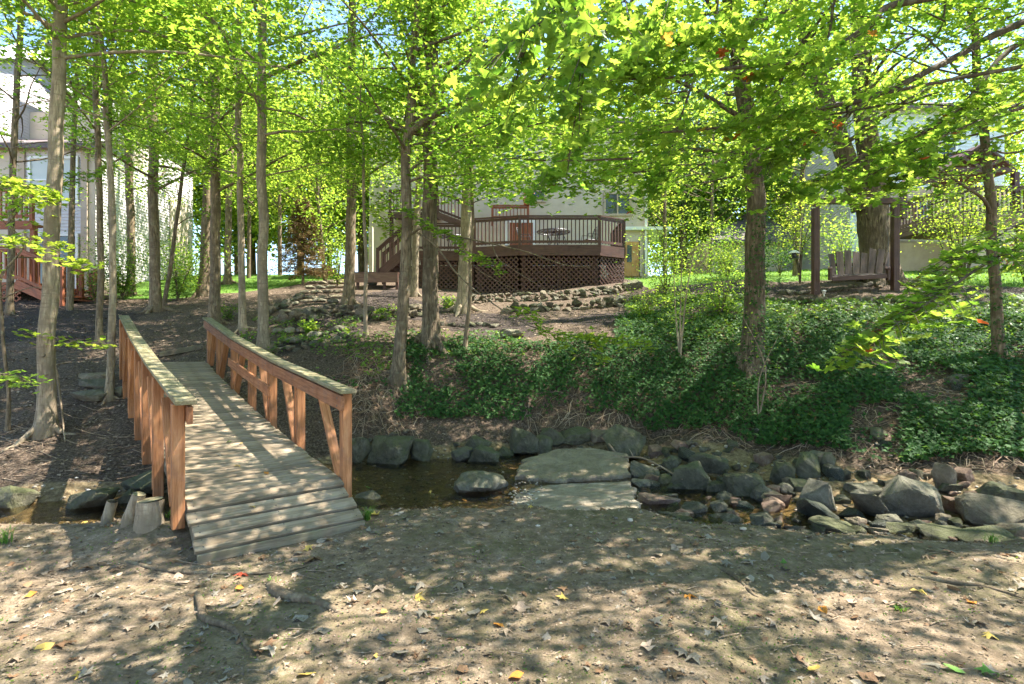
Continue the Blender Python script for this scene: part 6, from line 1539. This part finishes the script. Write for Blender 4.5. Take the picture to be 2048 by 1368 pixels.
# gabled shelter on posts
Ys = 18.2
for uu, vt in ((1806, 372), (1910, 345), (2030, 345)): part(rk, 'shelter_post', BROWN, (R_(uu, Ys), Ys, zb), (R_(uu, Ys), Ys, ZZ(vt, Ys)), .17, .17, (0, 1, 0), 0)
ra, rb, rp = at(1895,334,Ys-.4), at(2034,334,Ys-.4), at(1968,285,Ys-.4)
def off(p, d): return (p[0], p[1]+d, p[2])
roof_slab(rk, [ra, rp, off(rp, 3), off(ra, 3)], .1, BROWN, 'shelter_roof'); roof_slab(rk, [rp, rb, off(rb, 3), off(rp, 3)], .1, BROWN, 'shelter_roof')
part(rk, 'truss_tie', BROWN, at(1898,340,Ys-.42), at(2030,340,Ys-.42), .08, .14, bev=0); part(rk, 'truss_post', BROWN, at(1966,340,Ys-.42), at(1966,292,Ys-.42), .08, .1, (0, 1, 0), 0)
for q in (1925, 2008): part(rk, 'truss_brace', BROWN, at(1966,338,Ys-.44), at(q,316,Ys-.44), .07, .09, bev=0)
part(rk, 'pergola_beam', BROWN, at(1790,373,Ys), at(1915,352,Ys), .1, .18, bev=0)
# pale garage in the gap
YG = 27; gg_ = thing('pale_garage', 'low pale outbuilding with a purplish roof in the gap left of the ivy clad trunk', 'garage', (R_(1470, YG), YG, 4.9))
body(gg_, [(R_(1425, YG), YG), (R_(1560, YG), YG), (R_(1560, YG), 33), (R_(1425, YG), 33)], 4.6, ZZ(476, YG), STUCCO)
roof_slab(gg_, [(R_(1420, YG)-.1, YG-.4, ZZ(482, YG)), (R_(1600, YG), YG-.4, ZZ(482, YG)), (R_(1600, YG), 31, ZZ(482, YG)+2.3), (R_(1560, YG), 31, ZZ(482, YG)+2.3)], .15)

# ---------------------------------------------------------------- swing
sp0, sp1 = ground(1631, 584), ground(1790, 584); Ysw = (sp0[1]+sp1[1])/2
sp0 = np.array([R_(1631, Ysw), Ysw, 0]); sp1 = np.array([R_(1790, Ysw), Ysw, 0]); zt_ = ZZ(408, Ysw)
sf = thing('swing_stand', 'dark brown swing stand of two posts and a top beam', 'swing stand', (sp0[0], Ysw, H(sp0[0], Ysw)))
for p in (sp0, sp1): part(sf, 'post', BROWN, (p[0], Ysw, H(p[0], Ysw)-.2), (p[0], Ysw, zt_), .14, .14, (0, 1, 0), .006)
part(sf, 'top_beam', BROWN, (sp0[0]-.15, Ysw, zt_+.07), (sp1[0]+.15, Ysw, zt_+.07), .12, .14)
sb = thing('swing_bench', 'wooden swing bench with a fanned slat back hanging from the brown frame', 'bench swing', (R_(1720, Ysw), Ysw, ZZ(548, Ysw)))
Q = lambda u, v, dy=0: at(u, v, Ysw+dy)
vb = [510, 505, 503, 506, 508, 500, 501, 508]; 
for k in range(8):
    ub = 1668+k*14.6; ut = 1662+k*16.8; lab = None
    part(sb, 'back_slat', SWINGW, Q(ub, 552, .28), Q(ut, vb[k]-2, .42), .172 if k not in (0, 7) else .135, .022, (0, 1, .1), .003)
for k in range(4): part(sb, 'seat_slat', SWINGW, Q(1664, 553-k*.7, -.2+k*.12), Q(1772, 549-k*.7, -.2+k*.12), .105, .025, bev=.003)
part(sb, 'front_apron', BROWN, Q(1664, 558, -.28), Q(1774, 552, -.28), .03, .1)
part(sb, 'back_support', BROWN, Q(1664, 530, .40), Q(1772, 528, .40), .03, .07)
for uu in (1660, 1776):
    part(sb, 'armrest', BROWN, Q(uu, 538, -.3), Q(uu, 534, .4), .1, .03); part(sb, 'arm_support', BROWN, Q(uu, 560, -.26), Q(uu, 538, -.26), .05, .09, (0, 1, 0)); part(sb, 'arm_support', BROWN, Q(uu, 556, .3), Q(uu, 536, .34), .05, .09, (0, 1, 0))
    g = Geo(); 
    for dy in (-.26, .34): tube(g, [Q(uu, 536, dy), np.array([Q(uu, 500)[0], Ysw, zt_-.7]), np.array([Q(uu, 500)[0], Ysw, zt_])], .006, 5)
    build(g, 'hanging_chain', METAL, sb)
# bird feeder and garden light
fp = at(1588, 512, 14.3); bf = thing('bird_feeder', 'hanging bird feeder with a white dish roof in the shrub left of the swing', 'bird feeder', tuple(fp))
def lathe(g, c, prof, n_=20):
    a = np.arange(n_)/n_*2*PI; V = []
    for r, z in prof: V += [(c[0]+r*math.cos(x), c[1]+r*math.sin(x), c[2]+z) for x in a]
    Fc = [(i*n_+j, i*n_+(j+1) % n_, (i+1)*n_+(j+1) % n_, (i+1)*n_+j) for i in range(len(prof)-1) for j in range(n_)]; g.add(V, Fc)
g = Geo(); lathe(g, fp, [(.001, .16), (.06, .14), (.15, .07), (.15, .06), (.001, .1)]); build(g, 'dish_roof', TRIM, bf, True)
g = Geo(); lathe(g, fp, [(.001, -.05), (.05, -.05), (.05, .08), (.001, .09)]); lathe(g, fp, [(.001, -.07), (.12, -.07), (.12, -.05), (.001, -.05)]); build(g, 'seed_tube', METAL, bf, True)
g = Geo(); tube(g, [fp+(0, 0, .15), fp+(0, 0, .5)], .004, 4); build(g, 'hanger', METAL, bf)
lp = ground(1648, 600); gl_ = thing('garden_light', 'small white path light standing beside the left swing post', 'garden light', tuple(lp))
g = Geo(); tube(g, [lp, lp+(0, 0, .16)], .012, 8); build(g, 'stake', TRIM, gl_, True); g = Geo(); lathe(g, lp, [(.001, .15), (.035, .15), (.035, .2), (.05, .2), (.05, .215), (.001, .23)]); build(g, 'lamp_head', TRIM, gl_, True)
print('tris', sum(len(o.data.loop_triangles) if o.data.loop_triangles else sum(p.loop_total-2 for p in o.data.polygons) for o in bpy.data.objects if o.type == 'MESH' and o.data.users == 1))
